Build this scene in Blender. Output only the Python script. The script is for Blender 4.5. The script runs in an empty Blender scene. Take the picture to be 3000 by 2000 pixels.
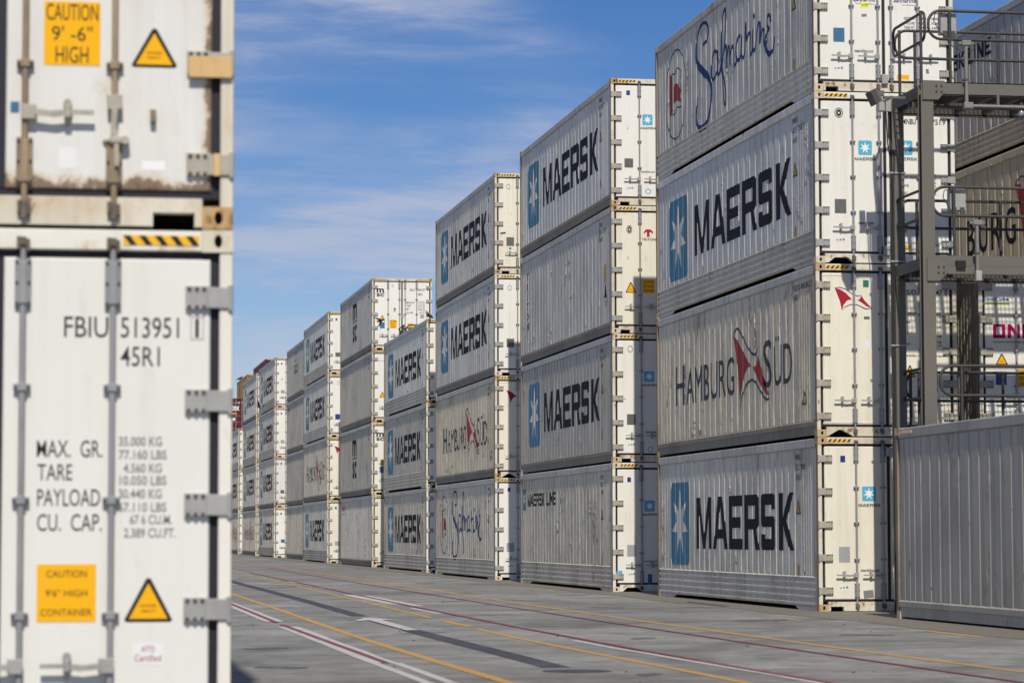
import bpy, bmesh, math, random
from mathutils import Vector, Matrix
random.seed(7)
R = math.radians
scene = bpy.context.scene
col = scene.collection

# ------------------------------------------------------------------ camera
cam_d = bpy.data.cameras.new('camera'); cam = bpy.data.objects.new('camera', cam_d); col.objects.link(cam)
scene.camera = cam
F_PX, YAW, PIT, ROL, CAM_H = 7972.67, R(9.57495), R(4.06155), R(-0.10364), 1.27593
cam_d.sensor_width = 36; cam_d.lens = F_PX/3000*36
cam_d.clip_start = 0.5; cam_d.clip_end = 6000
fw = Vector((math.sin(YAW)*math.cos(PIT), math.cos(YAW)*math.cos(PIT), math.sin(PIT)))
rt = Vector((math.cos(YAW), -math.sin(YAW), 0)); up = rt.cross(fw)
r2 = rt*math.cos(ROL)+up*math.sin(ROL); u2 = -rt*math.sin(ROL)+up*math.cos(ROL)
m = Matrix.Identity(4)
for i in range(3):
    m[i][0] = r2[i]; m[i][1] = u2[i]; m[i][2] = -fw[i]
m[2][3] = CAM_H
cam.matrix_world = m
cam_d.dof.use_dof = True; cam_d.dof.focus_distance = 64; cam_d.dof.aperture_fstop = 3.5

# ------------------------------------------------------------------ light
SUN_AZ, SUN_EL = R(185.03), R(48.9)
sd = Vector((math.sin(SUN_AZ)*math.cos(SUN_EL), math.cos(SUN_AZ)*math.cos(SUN_EL), math.sin(SUN_EL)))
sun_l = bpy.data.lights.new('sun', 'SUN'); sun_l.energy = 4.3; sun_l.angle = R(0.53); sun_l.color = (1, .935, .81)
sun = bpy.data.objects.new('sun', sun_l); col.objects.link(sun)
sun.rotation_euler = sd.to_track_quat('Z', 'Y').to_euler(); sun.location = (0, 0, 60)
world = bpy.data.worlds.new('World'); scene.world = world; world.use_nodes = True
wn, wl = world.node_tree.nodes, world.node_tree.links
wn.clear()
wo = wn.new('ShaderNodeOutputWorld'); bg = wn.new('ShaderNodeBackground'); bg.inputs[1].default_value = 0.105
sky = wn.new('ShaderNodeTexSky'); sky.sky_type = 'NISHITA'; sky.sun_disc = False
sky.sun_elevation = SUN_EL; sky.sun_rotation = SUN_AZ
sky.altitude = 1200; sky.air_density = 0.9; sky.dust_density = 0.15; sky.ozone_density = 3.0
# thin high cloud laid out on a flat layer above the yard
tc = wn.new('ShaderNodeTexCoord'); sx = wn.new('ShaderNodeSeparateXYZ'); wl.new(tc.outputs['Generated'], sx.inputs[0])
def wmath(op, a, b=None, clamp=False):
    n = wn.new('ShaderNodeMath'); n.operation = op; n.use_clamp = clamp
    for i, v in enumerate((a, b)):
        if v is None: continue
        if isinstance(v, (int, float)): n.inputs[i].default_value = v
        else: wl.new(v, n.inputs[i])
    return n.outputs[0]
cx = wn.new('ShaderNodeCombineXYZ')
wl.new(sx.outputs[0], cx.inputs[0]); wl.new(sx.outputs[1], cx.inputs[1]); wl.new(wmath('MULTIPLY', sx.outputs[2], 4.2), cx.inputs[2])
def wnoise(scale, detail, rough, loc, sc=(1, 1, 1), dist=0.0):
    mp = wn.new('ShaderNodeMapping'); mp.inputs['Location'].default_value = loc; mp.inputs['Scale'].default_value = sc
    wl.new(cx.outputs[0], mp.inputs[0])
    n = wn.new('ShaderNodeTexNoise'); n.inputs['Scale'].default_value = scale; n.inputs['Detail'].default_value = detail
    n.inputs['Roughness'].default_value = rough; n.inputs['Distortion'].default_value = dist
    wl.new(mp.outputs[0], n.inputs['Vector']); return n.outputs[0]
def wramp(v, a, b):
    n = wn.new('ShaderNodeMapRange'); n.interpolation_type = 'SMOOTHSTEP'; n.inputs[1].default_value = a; n.inputs[2].default_value = b
    wl.new(v, n.inputs[0]); return n.outputs[0]
big = wramp(wnoise(3.4, 5, .55, (3.1, 1.7, .35), (1, 1, 1), .3), .30, .58)
fine = wramp(wnoise(7.5, 9, .64, (8.2, 0.4, 1.1), (1, 1, 1.7), .35), .40, .68)
cl = wmath('MULTIPLY', big, wmath('ADD', wmath('MULTIPLY', fine, .95), .22), True)
cl = wmath('MULTIPLY', cl, .72)
mx = wn.new('ShaderNodeMix'); mx.data_type = 'RGBA'
wl.new(cl, mx.inputs[0]); 
hs = wn.new('ShaderNodeHueSaturation'); hs.inputs['Saturation'].default_value = 1.30; hs.inputs['Hue'].default_value = .512; hs.inputs['Value'].default_value = .74
wl.new(sky.outputs[0], hs.inputs['Color']); wl.new(hs.outputs[0], mx.inputs[6])
mx.inputs[7].default_value = (4.5, 4.8, 5.9, 1)
wl.new(mx.outputs[2], bg.inputs[0]); wl.new(bg.outputs[0], wo.inputs[0])
scene.view_settings.view_transform = 'Standard'; scene.view_settings.look = 'None'
scene.view_settings.exposure = .07; scene.view_settings.gamma = 1
scene.render.engine = 'CYCLES'

# ------------------------------------------------------------------ materials
def new_mat(name):
    mt = bpy.data.materials.new(name); mt.use_nodes = True
    nt = mt.node_tree; return mt, nt.nodes, nt.links, nt.nodes['Principled BSDF']
def mnode(nodes, links, op, a, b=None, clamp=False):
    n = nodes.new('ShaderNodeMath'); n.operation = op; n.use_clamp = clamp
    for i, v in enumerate((a, b)):
        if v is None: continue
        if isinstance(v, (int, float)): n.inputs[i].default_value = v
        else: links.new(v, n.inputs[i])
    return n.outputs[0]
def coords(nodes, links, world_space=False):
    """object coordinates, shifted by a random amount for every object"""
    if world_space:
        g = nodes.new('ShaderNodeNewGeometry'); return g.outputs['Position']
    t = nodes.new('ShaderNodeTexCoord'); oi = nodes.new('ShaderNodeObjectInfo')
    c = nodes.new('ShaderNodeVectorMath'); c.operation = 'ADD'
    s = nodes.new('ShaderNodeMath'); s.operation = 'MULTIPLY'; s.inputs[1].default_value = 97.0
    links.new(oi.outputs['Random'], s.inputs[0])
    cb = nodes.new('ShaderNodeCombineXYZ'); links.new(s.outputs[0], cb.inputs[0]); links.new(s.outputs[0], cb.inputs[1])
    links.new(t.outputs['Object'], c.inputs[0]); links.new(cb.outputs[0], c.inputs[1])
    return c.outputs[0]
def noise(nodes, links, vec, scale, sc=(1, 1, 1), detail=4, rough=.55, dist=0):
    mp = nodes.new('ShaderNodeMapping'); mp.inputs['Scale'].default_value = sc; links.new(vec, mp.inputs[0])
    n = nodes.new('ShaderNodeTexNoise'); n.inputs['Scale'].default_value = scale
    n.inputs['Detail'].default_value = detail; n.inputs['Roughness'].default_value = rough; n.inputs['Distortion'].default_value = dist
    links.new(mp.outputs[0], n.inputs['Vector']); return n.outputs[0]
def ramp(nodes, links, v, a, b, lo=0., hi=1.):
    n = nodes.new('ShaderNodeMapRange'); n.inputs[1].default_value = a; n.inputs[2].default_value = b
    n.inputs[3].default_value = lo; n.inputs[4].default_value = hi; n.interpolation_type = 'SMOOTHSTEP'
    links.new(v, n.inputs[0]); return n.outputs[0]
def mix(nodes, links, f, a, b):
    n = nodes.new('ShaderNodeMix'); n.data_type = 'RGBA'
    if isinstance(f, (int, float)): n.inputs[0].default_value = f
    else: links.new(f, n.inputs[0])
    for i, v in ((6, a), (7, b)):
        if isinstance(v, tuple): n.inputs[i].default_value = (*v[:3], 1)
        else: links.new(v, n.inputs[i])
    return n.outputs[2]

def paint(name, base, dirt=(.16, .135, .10), streak=.35, blotch=.3, spots=.5, rust=0.0, rough=.45, bump=.12, bscale=1.0, edges=None, vary=0.):
    mt, N, L, P = new_mat(name)
    v = coords(N, L)
    s = (7, 7, .32)
    st = ramp(N, L, noise(N, L, v, 1.0, s, 6, .62), .47, .80)
    st2 = ramp(N, L, noise(N, L, v, 2.6, s, 5, .6), .52, .78)
    bl = ramp(N, L, noise(N, L, v, .55, (1, 1, 1), 5, .6), .40, .78)
    sp = ramp(N, L, noise(N, L, v, 9.0, (1, 1, .55), 3, .5), .70, .76)
    c = mix(N, L, mnode(N, L, 'MULTIPLY', bl, blotch), base, dirt)
    c = mix(N, L, mnode(N, L, 'MULTIPLY', mnode(N, L, 'ADD', st, mnode(N, L, 'MULTIPLY', st2, .5)), streak, True), c, dirt)
    c = mix(N, L, mnode(N, L, 'MULTIPLY', sp, spots), c, tuple(x*.45 for x in dirt))
    sm = ramp(N, L, noise(N, L, v, 2.2, (2.4, 2.4, .8), 7, .7, .5), .60, .72)
    c = mix(N, L, mnode(N, L, 'MULTIPLY', sm, spots*.9), c, tuple(x*.55 for x in dirt))
    if vary:
        sc1 = ramp(N, L, noise(N, L, v, 2.3, (3.2, 3.2, .7), 7, .72, .4), .60, .68)
        c = mix(N, L, mnode(N, L, 'MULTIPLY', sc1, .55), c, (.72, .70, .65))
        sc2 = ramp(N, L, noise(N, L, v, .8, (9, 9, .25), 5, .6), .60, .68)
        c = mix(N, L, mnode(N, L, 'MULTIPLY', sc2, streak*.75), c, tuple(x*.6 for x in dirt))
    if rust:
        rs = ramp(N, L, noise(N, L, v, 4.2, (1, 1, .55), 7, .7), .66-.14*rust, .72-.10*rust)
        halo = ramp(N, L, noise(N, L, v, 4.2, (1, 1, .55), 7, .7), .58-.18*rust, .70-.12*rust)
        c = mix(N, L, mnode(N, L, 'MULTIPLY', halo, rust*.8), c, (.50, .30, .12))
        c = mix(N, L, mnode(N, L, 'MULTIPLY', rs, rust), c, (.16, .075, .03))
    if edges:
        # paint lifting and rust creeping in from named edges of the part
        t = N.new('ShaderNodeTexCoord'); sp_ = N.new('ShaderNodeSeparateXYZ'); L.new(t.outputs['Object'], sp_.inputs[0]); e = None
        for ax, pos, wid, amt in edges:
            d = mnode(N, L, 'ABSOLUTE', mnode(N, L, 'SUBTRACT', sp_.outputs['xyz'.index(ax)], pos))
            k = ramp(N, L, d, wid, 0.0, 0.0, amt); e = k if e is None else mnode(N, L, 'MAXIMUM', e, k)
        nn = noise(N, L, v, 6.5, (1, 1, .7), 7, .68)
        q = mnode(N, L, 'ADD', e, mnode(N, L, 'MULTIPLY', mnode(N, L, 'SUBTRACT', nn, .5), 2.0))
        c = mix(N, L, ramp(N, L, q, .42, .85, 0, .75), c, (.54, .42, .27))
        c = mix(N, L, ramp(N, L, q, .72, .88, 0, .92), c, (.17, .115, .08))
        c = mix(N, L, ramp(N, L, q, 1.0, 1.2, 0, .8), c, (.10, .05, .025))
    if vary:
        oi2 = N.new('ShaderNodeObjectInfo'); hv = N.new('ShaderNodeHueSaturation')
        L.new(ramp(N, L, oi2.outputs['Random'], 0, 1, 1-vary, 1+vary*.7), hv.inputs['Value']); L.new(c, hv.inputs['Color']); c = hv.outputs[0]
    L.new(c, P.inputs['Base Color']); P.inputs['Roughness'].default_value = rough
    P.inputs['Specular IOR Level'].default_value = .35
    if bump:
        bn = noise(N, L, v, 1.3*bscale, (1.6, 1.6, .55), 3, .5)
        bn2 = noise(N, L, v, 5.0*bscale, (1, 1, .6), 2, .5)
        dn = ramp(N, L, noise(N, L, v, 1.15*bscale, (1.5, 1.5, .8), 4, .55, .6), .60, .74)
        h = mnode(N, L, 'ADD', mnode(N, L, 'ADD', bn, mnode(N, L, 'MULTIPLY', bn2, .22)), mnode(N, L, 'MULTIPLY', dn, 1.3))
        b = N.new('ShaderNodeBump'); b.inputs['Strength'].default_value = 1; b.inputs['Distance'].default_value = bump
        L.new(h, b.inputs['Height']); L.new(b.outputs[0], P.inputs['Normal'])
    return mt
def plain(name, c, rough=.5, metal=0., var=.15, vs=6., spec=.4):
    mt, N, L, P = new_mat(name)
    v = coords(N, L); n = noise(N, L, v, vs, (1, 1, .5), 5, .6)
    d = ramp(N, L, n, .35, .75)
    L.new(mix(N, L, mnode(N, L, 'MULTIPLY', d, var*2), c, tuple(x*.45 for x in c)), P.inputs['Base Color'])
    P.inputs['Roughness'].default_value = rough; P.inputs['Metallic'].default_value = metal
    P.inputs['Specular IOR Level'].default_value = spec
    return mt
def worn_print(name, c, wear=(.45, .45, .45), amt=.5):
    """flat paint or vinyl print with vertical wear streaks"""
    mt, N, L, P = new_mat(name)
    v = coords(N, L)
    a = ramp(N, L, noise(N, L, v, 2.5, (5, 5, .5), 6, .65), .58, .80)
    b = ramp(N, L, noise(N, L, v, 5, (1, 1, .7), 8, .75), .62, .70)
    w = mnode(N, L, 'MULTIPLY', mnode(N, L, 'ADD', a, b), amt, True)
    L.new(mix(N, L, w, c, wear), P.inputs['Base Color']); P.inputs['Roughness'].default_value = .75
    P.inputs['Specular IOR Level'].default_value = .12
    return mt

M = {}
M['side_light'] = paint('side paint pale grey', (.60, .58, .54), dirt=(.17, .145, .11), streak=.45, blotch=.26, spots=.7, bump=.05, vary=.06)
M['side_mid'] = paint('side paint mid grey', (.58, .545, .475), dirt=(.15, .125, .095), streak=.60, blotch=.40, spots=.9, bump=.06, vary=.10)
M['side_warm'] = paint('side paint warm grey', (.61, .55, .445), dirt=(.15, .12, .08), streak=.68, blotch=.45, spots=1., rust=.12, bump=.075, vary=.10)
M['side_cream'] = paint('side paint warm beige', (.63, .545, .40), dirt=(.16, .125, .08), streak=.6, blotch=.45, spots=1., rust=.15, bump=.08)
M['side_dim'] = paint('side paint dull grey', (.43, .395, .335), dirt=(.12, .10, .075), streak=.6, blotch=.45, spots=.8, bump=.045, vary=.10)
M['side_dark'] = paint('side paint slate grey', (.36, .335, .295), dirt=(.10, .085, .065), streak=.45, blotch=.35, spots=.8, bump=.014)
M['side_beige'] = paint('side paint sand grey', (.52, .46, .34), dirt=(.15, .12, .08), streak=.5, blotch=.35, spots=.8, bump=.03)
M['side_blue'] = paint('side paint ash grey', (.43, .405, .36), dirt=(.13, .115, .095), streak=.5, blotch=.4, spots=.9, bump=.05, vary=.08)
M['grime'] = paint('grimy lower rail', (.26, .235, .19), dirt=(.10, .08, .055), streak=.7, blotch=.6, rust=.25, rough=.7, bump=.01)
M['cam'] = plain('rusted cam', (.16, .13, .10), .7, .1, .4, 20)
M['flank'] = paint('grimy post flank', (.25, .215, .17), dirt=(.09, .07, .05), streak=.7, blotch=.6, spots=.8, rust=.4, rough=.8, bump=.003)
M['under'] = plain('underframe', (.035, .030, .025), .8, var=.3)
M['rail'] = paint('dusty top rail', (.46, .44, .40), dirt=(.14, .115, .09), streak=.85, blotch=.45, spots=1., rust=.3, bump=.012)
M['door'] = paint('door white', (.765, .75, .70), dirt=(.42, .37, .28), streak=.20, blotch=.14, spots=.22, bump=.002, edges=[('z', .208, .05, .35)])
M['door_cream'] = paint('door cream', (.75, .715, .61), dirt=(.46, .38, .25), streak=.30, blotch=.24, spots=.3, rust=.10, bump=.002, edges=[('z', 2.73, .16, .50), ('z', .208, .10, .48), ('x', .129, .06, .42)])
M['door_stained'] = paint('door stained white', (.68, .68, .66), dirt=(.42, .37, .28), streak=.28, blotch=.22, spots=.4, rust=.26, bump=.003, edges=[('z', .208, .17, .95), ('x', 2.325, .10, .88)])
M['door_soft'] = paint('door soft white', (.70, .695, .66), dirt=(.46, .43, .36), streak=.18, blotch=.14, spots=.15, bump=.002)
M['post'] = paint('frame white', (.66, .62, .53), dirt=(.32, .24, .14), streak=.45, blotch=.4, spots=.7, rust=.32, bump=.002, edges=[('z', .118, .20, .62), ('z', 2.778, .18, .60), ('x', 0, .34, .36), ('x', 2.438, .34, .36)])
M['post_clean'] = paint('frame clean white', (.72, .70, .64), dirt=(.40, .33, .23), streak=.2, blotch=.2, spots=.3, rust=.2, bump=.001, edges=[('z', .118, .14, .55), ('z', 2.778, .14, .55)])
M['casting_rust'] = paint('rusty casting', (.45, .36, .22), dirt=(.20, .09, .03), streak=.4, blotch=.7, spots=.6, rust=1.0, rough=.8, bump=.004, bscale=4)
M['casting'] = paint('painted casting', (.62, .58, .47), dirt=(.30, .20, .10), streak=.3, blotch=.4, spots=.5, rust=.8, rough=.7, bump=.003, bscale=4)
M['gasket'] = plain('rubber gasket', (.013, .012, .022), .6, var=.25)
M['black'] = plain('black', (.012, .012, .012), .8, var=.1)
M['hole'] = plain('painted recess shade', (.010, .009, .008), .9, var=.1)
M['steel'] = plain('galvanised fittings', (.36, .36, .35), .5, .15, .18, 9)
M['steel_tan'] = plain('weathered hinge', (.40, .37, .31), .6, .05, .25, 10)
M['steel_rust'] = paint('rust-bled hinge', (.62, .42, .20), dirt=(.30, .16, .06), streak=.4, blotch=.5, rust=.5, rough=.6, bump=.002, bscale=5)
M['bar'] = plain('locking bar steel', (.33, .33, .34), .42, .3, .15, 6)
M['bar_rust'] = plain('locking bar tan', (.33, .25, .165), .6, .1, .4, 6)
M['bolt'] = plain('bolt head', (.05, .05, .05), .5, .3, .1)
M['navy'] = worn_print('dark navy print', (.012, .012, .020), (.20, .20, .21), .30)
M['grey_print'] = worn_print('dark grey print', (.055, .058, .068), (.30, .30, .29), .35)
M['navy_blue'] = worn_print('blue print', (.022, .045, .14), (.3, .3, .3), .2)
M['star_side'] = worn_print('faded blue panel', (.082, .205, .305), (.28, .32, .35), .30)
M['star_door'] = worn_print('sky blue panel', (.085, .40, .60), (.5, .55, .6), .08)
M['white'] = plain('white vinyl', (.80, .80, .80), .5, var=.04)
M['black_print'] = worn_print('black print', (.018, .018, .022), (.5, .5, .48), .10)
M['print_soft'] = worn_print('dark soft print', (.045, .05, .055), (.4, .4, .4), .15)
M['faint_print'] = worn_print('faint grey print', (.20, .20, .20), (.55, .55, .53), .35)
M['red'] = worn_print('red print', (.34, .018, .035), (.3, .2, .2), .12)
M['red_side'] = worn_print('faded red print', (.30, .045, .05), (.3, .25, .25), .3)
M['yellow'] = worn_print('yellow vinyl', (.82, .42, .012), (.6, .5, .3), .12)
M['yellow_side'] = worn_print('faded yellow vinyl', (.40, .27, .10), (.3, .3, .25), .35)
M['stripe'] = worn_print('hazard yellow', (.80, .44, .03), (.4, .35, .2), .25)
M['lemon'] = plain('lemon sticker', (.80, .75, .02), .5, var=.05)
M['magenta'] = worn_print('magenta print', (.36, .006, .09), (.3, .1, .15), .08)
M['green'] = plain('green sticker', (.02, .16, .12), .5, var=.1)
M['lime'] = plain('lime bar', (.30, .46, .02), .5, var=.15)
M['blue_plate'] = plain('blue plate', (.05, .15, .28), .45, var=.15)
M['blue_sign'] = plain('blue sticker', (.015, .045, .22), .45, var=.1)
M['grey_plate'] = plain('metal data plate', (.20, .20, .19), .4, .5, .2, 25)
M['grey_patch'] = plain('grey patch', (.34, .36, .36), .5, .1, .1)
M['paper'] = plain('paper label', (.72, .73, .74), .6, var=.05)
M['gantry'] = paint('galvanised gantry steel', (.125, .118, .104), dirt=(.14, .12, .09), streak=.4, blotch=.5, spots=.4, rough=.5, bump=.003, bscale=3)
M['gantry_dark'] = paint('gantry steel with painted shade', (.07, .068, .063), dirt=(.045, .04, .03), streak=.4, blotch=.4, spots=.3, rough=.55, bump=.002)  # darker copy of the gantry steel, shade put into its colour
M['rail_pipe'] = plain('rail pipe', (.048, .047, .046), .6, .0, .25, 12)
M['cable'] = plain('cable', (.03, .03, .03), .6, var=.1)
M['pipe_pale'] = plain('pale conduit', (.21, .205, .19), .5, var=.15)
M['lamp_glass'] = plain('lamp glass', (.5, .55, .6), .12, .6, .05)
M['maroon'] = paint('maroon corrugated steel', (.085, .012, .016), dirt=(.10, .04, .03), streak=.3, blotch=.3, bump=.003)
M['ochre'] = paint('ochre corrugated steel', (.30, .165, .04), dirt=(.14, .08, .03), streak=.3, blotch=.3, bump=.003)
M['feather_dark'] = plain('dark feathers', (.018, .018, .02), .8, var=.2)
M['feather_grey'] = plain('grey feathers', (.20, .21, .21), .8, var=.3, vs=15)
M['rust_patch'] = paint('bare rusted metal', (.25, .205, .165), dirt=(.13, .09, .065), streak=.5, blotch=.6, spots=.5, rust=.35, rough=.85, bump=.004, bscale=5)
M['rust_run'] = paint('orange rust run', (.55, .33, .10), dirt=(.22, .08, .02), streak=.8, blotch=.7, rust=.7, rough=.8, bump=.002, bscale=4)

# ground: worn concrete apron
def ground_mat():
    mt, N, L, P = new_mat('worn concrete')
    g = coords(N, L, True)
    n1 = ramp(N, L, noise(N, L, g, .16, (1, 1, 1), 6, .6), .30, .70)
    n2 = ramp(N, L, noise(N, L, g, .85, (1.0, .8, 1), 8, .7), .44, .66)
    n3 = ramp(N, L, noise(N, L, g, 9, (.8, .5, 1), 6, .75), .40, .65)
    ty = ramp(N, L, noise(N, L, g, .42, (1.0, .5, 1), 8, .66, .8), .52, .68)
    oil = ramp(N, L, noise(N, L, g, .5, (1, .8, 1), 6, .65), .60, .69)
    speck = ramp(N, L, noise(N, L, g, 38, (1, 1, 1), 2, .5), .70, .76)
    c = mix(N, L, n1, (.20, .198, .188), (.325, .32, .305))
    c = mix(N, L, mnode(N, L, 'MULTIPLY', n2, .55), c, (.115, .118, .115))
    c = mix(N, L, mnode(N, L, 'MULTIPLY', n3, .30), c, (.12, .118, .11))
    c = mix(N, L, mnode(N, L, 'MULTIPLY', ty, .72), c, (.085, .085, .083))
    c = mix(N, L, mnode(N, L, 'MULTIPLY', oil, .55), c, (.06, .058, .055))
    c = mix(N, L, mnode(N, L, 'MULTIPLY', speck, .6), c, (.06, .06, .06))
    m1 = ramp(N, L, noise(N, L, g, 2.6, (.7, 1.0, 1), 8, .72), .42, .66)
    c = mix(N, L, mnode(N, L, 'MULTIPLY', m1, .52), c, (.10, .098, .092))
    m2 = ramp(N, L, noise(N, L, g, 1.1, (.45, 1.3, 1), 7, .7, .4), .55, .70)
    c = mix(N, L, mnode(N, L, 'MULTIPLY', m2, .40), c, (.38, .38, .365))
    # faint rubber arcs left by turning machines
    for (ox, oy, sc_, th, amt) in ((14, 26, 1.0, .06, .35), (4, 60, .8, .05, .28)):
        mp = N.new('ShaderNodeMapping'); mp.inputs['Location'].default_value = (-ox, -oy, 0); L.new(g, mp.inputs[0])
        w = N.new('ShaderNodeTexWave'); w.wave_type = 'RINGS'; w.rings_direction = 'Z'; w.inputs['Scale'].default_value = .06*sc_
        w.inputs['Distortion'].default_value = 5; w.inputs['Detail'].default_value = 3; w.inputs['Detail Scale'].default_value = .6
        L.new(mp.outputs[0], w.inputs[0])
        f = ramp(N, L, w.outputs[1], 1-th, 1.0, 0, amt)
        c = mix(N, L, f, c, (.08, .08, .08))
    L.new(c, P.inputs['Base Color']); P.inputs['Roughness'].default_value = .8; P.inputs['Specular IOR Level'].default_value = .25
    b = N.new('ShaderNodeBump'); b.inputs['Distance'].default_value = .012; L.new(noise(N, L, g, 14, (1, 1, 1), 6, .7), b.inputs['Height'])
    L.new(b.outputs[0], P.inputs['Normal'])
    return mt
M['ground'] = ground_mat()
def line_mat(name, c, hole=.2):
    """line paint worn through to the slab in patches"""
    mt, N, L, P = new_mat(name)
    g = coords(N, L, True)
    a = ramp(N, L, noise(N, L, g, 1.6, (1, .5, 1), 6, .7), .50, .72)
    f = ramp(N, L, noise(N, L, g, 18, (1, .35, 1), 5, .75), .45, .72)
    w = mnode(N, L, 'ADD', mnode(N, L, 'MULTIPLY', a, .45), mnode(N, L, 'MULTIPLY', f, .45), True)
    L.new(mix(N, L, mnode(N, L, 'MULTIPLY', w, hole*4, True), c, (.21, .21, .205)), P.inputs['Base Color'])
    P.inputs['Roughness'].default_value = .7
    return mt
M['line_yellow'] = line_mat('yellow line paint', (.44, .245, .045), .27)
M['line_red'] = line_mat('red line paint', (.20, .025, .045), .22)
M['line_white'] = line_mat('white line paint', (.45, .445, .42), .30)
M['line_dark'] = line_mat('dark overpaint', (.036, .035, .044), .14)
M['dust'] = line_mat('brown dust', (.15, .135, .11), .15)

# ------------------------------------------------------------------ mesh helpers
class MB:
    def __init__(s): s.v = []; s.f = []; s.sm = []
    def add(s, vs, fs, smooth=False):
        o = len(s.v); s.v += [tuple(v) for v in vs]; s.f += [tuple(i+o for i in f) for f in fs]; s.sm += [smooth]*len(fs); return s
    def box(s, x0, x1, y0, y1, z0, z1):
        return s.add([(x0,y0,z0),(x1,y0,z0),(x1,y1,z0),(x0,y1,z0),(x0,y0,z1),(x1,y0,z1),(x1,y1,z1),(x0,y1,z1)],
                     [(0,3,2,1),(4,5,6,7),(0,1,5,4),(1,2,6,5),(2,3,7,6),(3,0,4,7)])
    def cbox(s, x0, x1, y0, y1, z0, z1, c=.006):
        """box whose front (-y) edges are chamfered"""
        vs = [(x0+c,y0,z0+c),(x1-c,y0,z0+c),(x1-c,y0,z1-c),(x0+c,y0,z1-c),
              (x0,y0+c,z0),(x1,y0+c,z0),(x1,y0+c,z1),(x0,y0+c,z1),
              (x0,y1,z0),(x1,y1,z0),(x1,y1,z1),(x0,y1,z1)]
        return s.add(vs, [(0,1,2,3),(4,5,1,0),(5,6,2,1),(6,7,3,2),(7,4,0,3),(8,9,5,4),(9,10,6,5),(10,11,7,6),(11,8,4,7),(11,10,9,8)])
    def tube(s, pts, r, n=8, caps=True):
        pts = [Vector(p) for p in pts]; rings = []
        ref = None
        for i, p in enumerate(pts):
            t = (pts[min(i+1, len(pts)-1)]-pts[max(i-1, 0)]).normalized()
            if ref is None: ref = Vector((0, 0, 1)) if abs(t.z) < .9 else Vector((1, 0, 0))
            a = t.cross(ref)
            if a.length < 1e-4: a = t.cross(Vector((0, 1, 0)))
            a.normalize(); b = a.cross(t).normalized(); ref = b
            rr = r[i] if isinstance(r, (list, tuple)) else r
            rings.append([p+a*math.cos(2*math.pi*k/n)*rr+b*math.sin(2*math.pi*k/n)*rr for k in range(n)])
        vs = [v for g in rings for v in g]; fs = []
        for i in range(len(rings)-1):
            for k in range(n):
                fs.append((i*n+k, i*n+(k+1) % n, (i+1)*n+(k+1) % n, (i+1)*n+k))
        s.add(vs, fs, True)
        if caps:
            s.add(rings[0], [tuple(range(n))]); s.add(rings[-1], [tuple(reversed(range(n)))])
        return s
    def prism(s, pts, axis, a, b):
        """extrude a 2-D outline along an axis ('x': pts are (y,z); 'y': (x,z); 'z': (x,y))"""
        def mk(p, h):
            return {'x': (h, p[0], p[1]), 'y': (p[0], h, p[1]), 'z': (p[0], p[1], h)}[axis]
        n = len(pts)
        s.add([mk(p, a) for p in pts]+[mk(p, b) for p in pts],
              [tuple(range(n)), tuple(range(2*n-1, n-1, -1))]+[(i, (i+1) % n, n+(i+1) % n, n+i) for i in range(n)])
        return s
    def ell(s, c, r, rot=None, nu=10, nv=6):
        vs = []; fs = []
        for j in range(nv+1):
            th = math.pi*j/nv
            for i in range(nu):
                ph = 2*math.pi*i/nu
                p = Vector((r[0]*math.sin(th)*math.cos(ph), r[1]*math.sin(th)*math.sin(ph), r[2]*math.cos(th)))
                if rot: p = rot @ p
                vs.append(Vector(c)+p)
        for j in range(nv):
            for i in range(nu):
                fs.append((j*nu+i, j*nu+(i+1) % nu, (j+1)*nu+(i+1) % nu, (j+1)*nu+i))
        return s.add(vs, fs, True)
    def mesh(s, name, mat, recalc=True):
        me = bpy.data.meshes.new(name); me.from_pydata(s.v, [], s.f); me.materials.append(mat)
        for p, sm in zip(me.polygons, s.sm): p.use_smooth = sm
        if recalc:
            bm = bmesh.new(); bm.from_mesh(me); bmesh.ops.recalc_face_normals(bm, faces=bm.faces); bm.to_mesh(me); bm.free()
        me.update(); return me

def remat(me, mat, name=None):
    c = me.copy(); c.materials.clear(); c.materials.append(mat)
    return c
def obj(name, me, parent=None, loc=(0, 0, 0), label=None, rot=None, scale=None):
    o = bpy.data.objects.new(name, me); col.objects.link(o); o.location = loc
    if parent: o.parent = parent
    if label: o['label'] = label
    if rot: o.rotation_euler = rot
    if scale: o.scale = scale
    return o
def thing(name, label, cat, loc, group=None, rotz=0):
    o = bpy.data.objects.new(name, None); col.objects.link(o); o.empty_display_size = .3
    o.location = loc; o.rotation_euler.z = rotz; o['label'] = label; o['category'] = cat
    if group: o['group'] = group
    return o
def struct(name, me, kind='structure', label=None):
    o = obj(name, me); o['kind'] = kind
    if label: o['label'] = label
    return o

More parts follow.
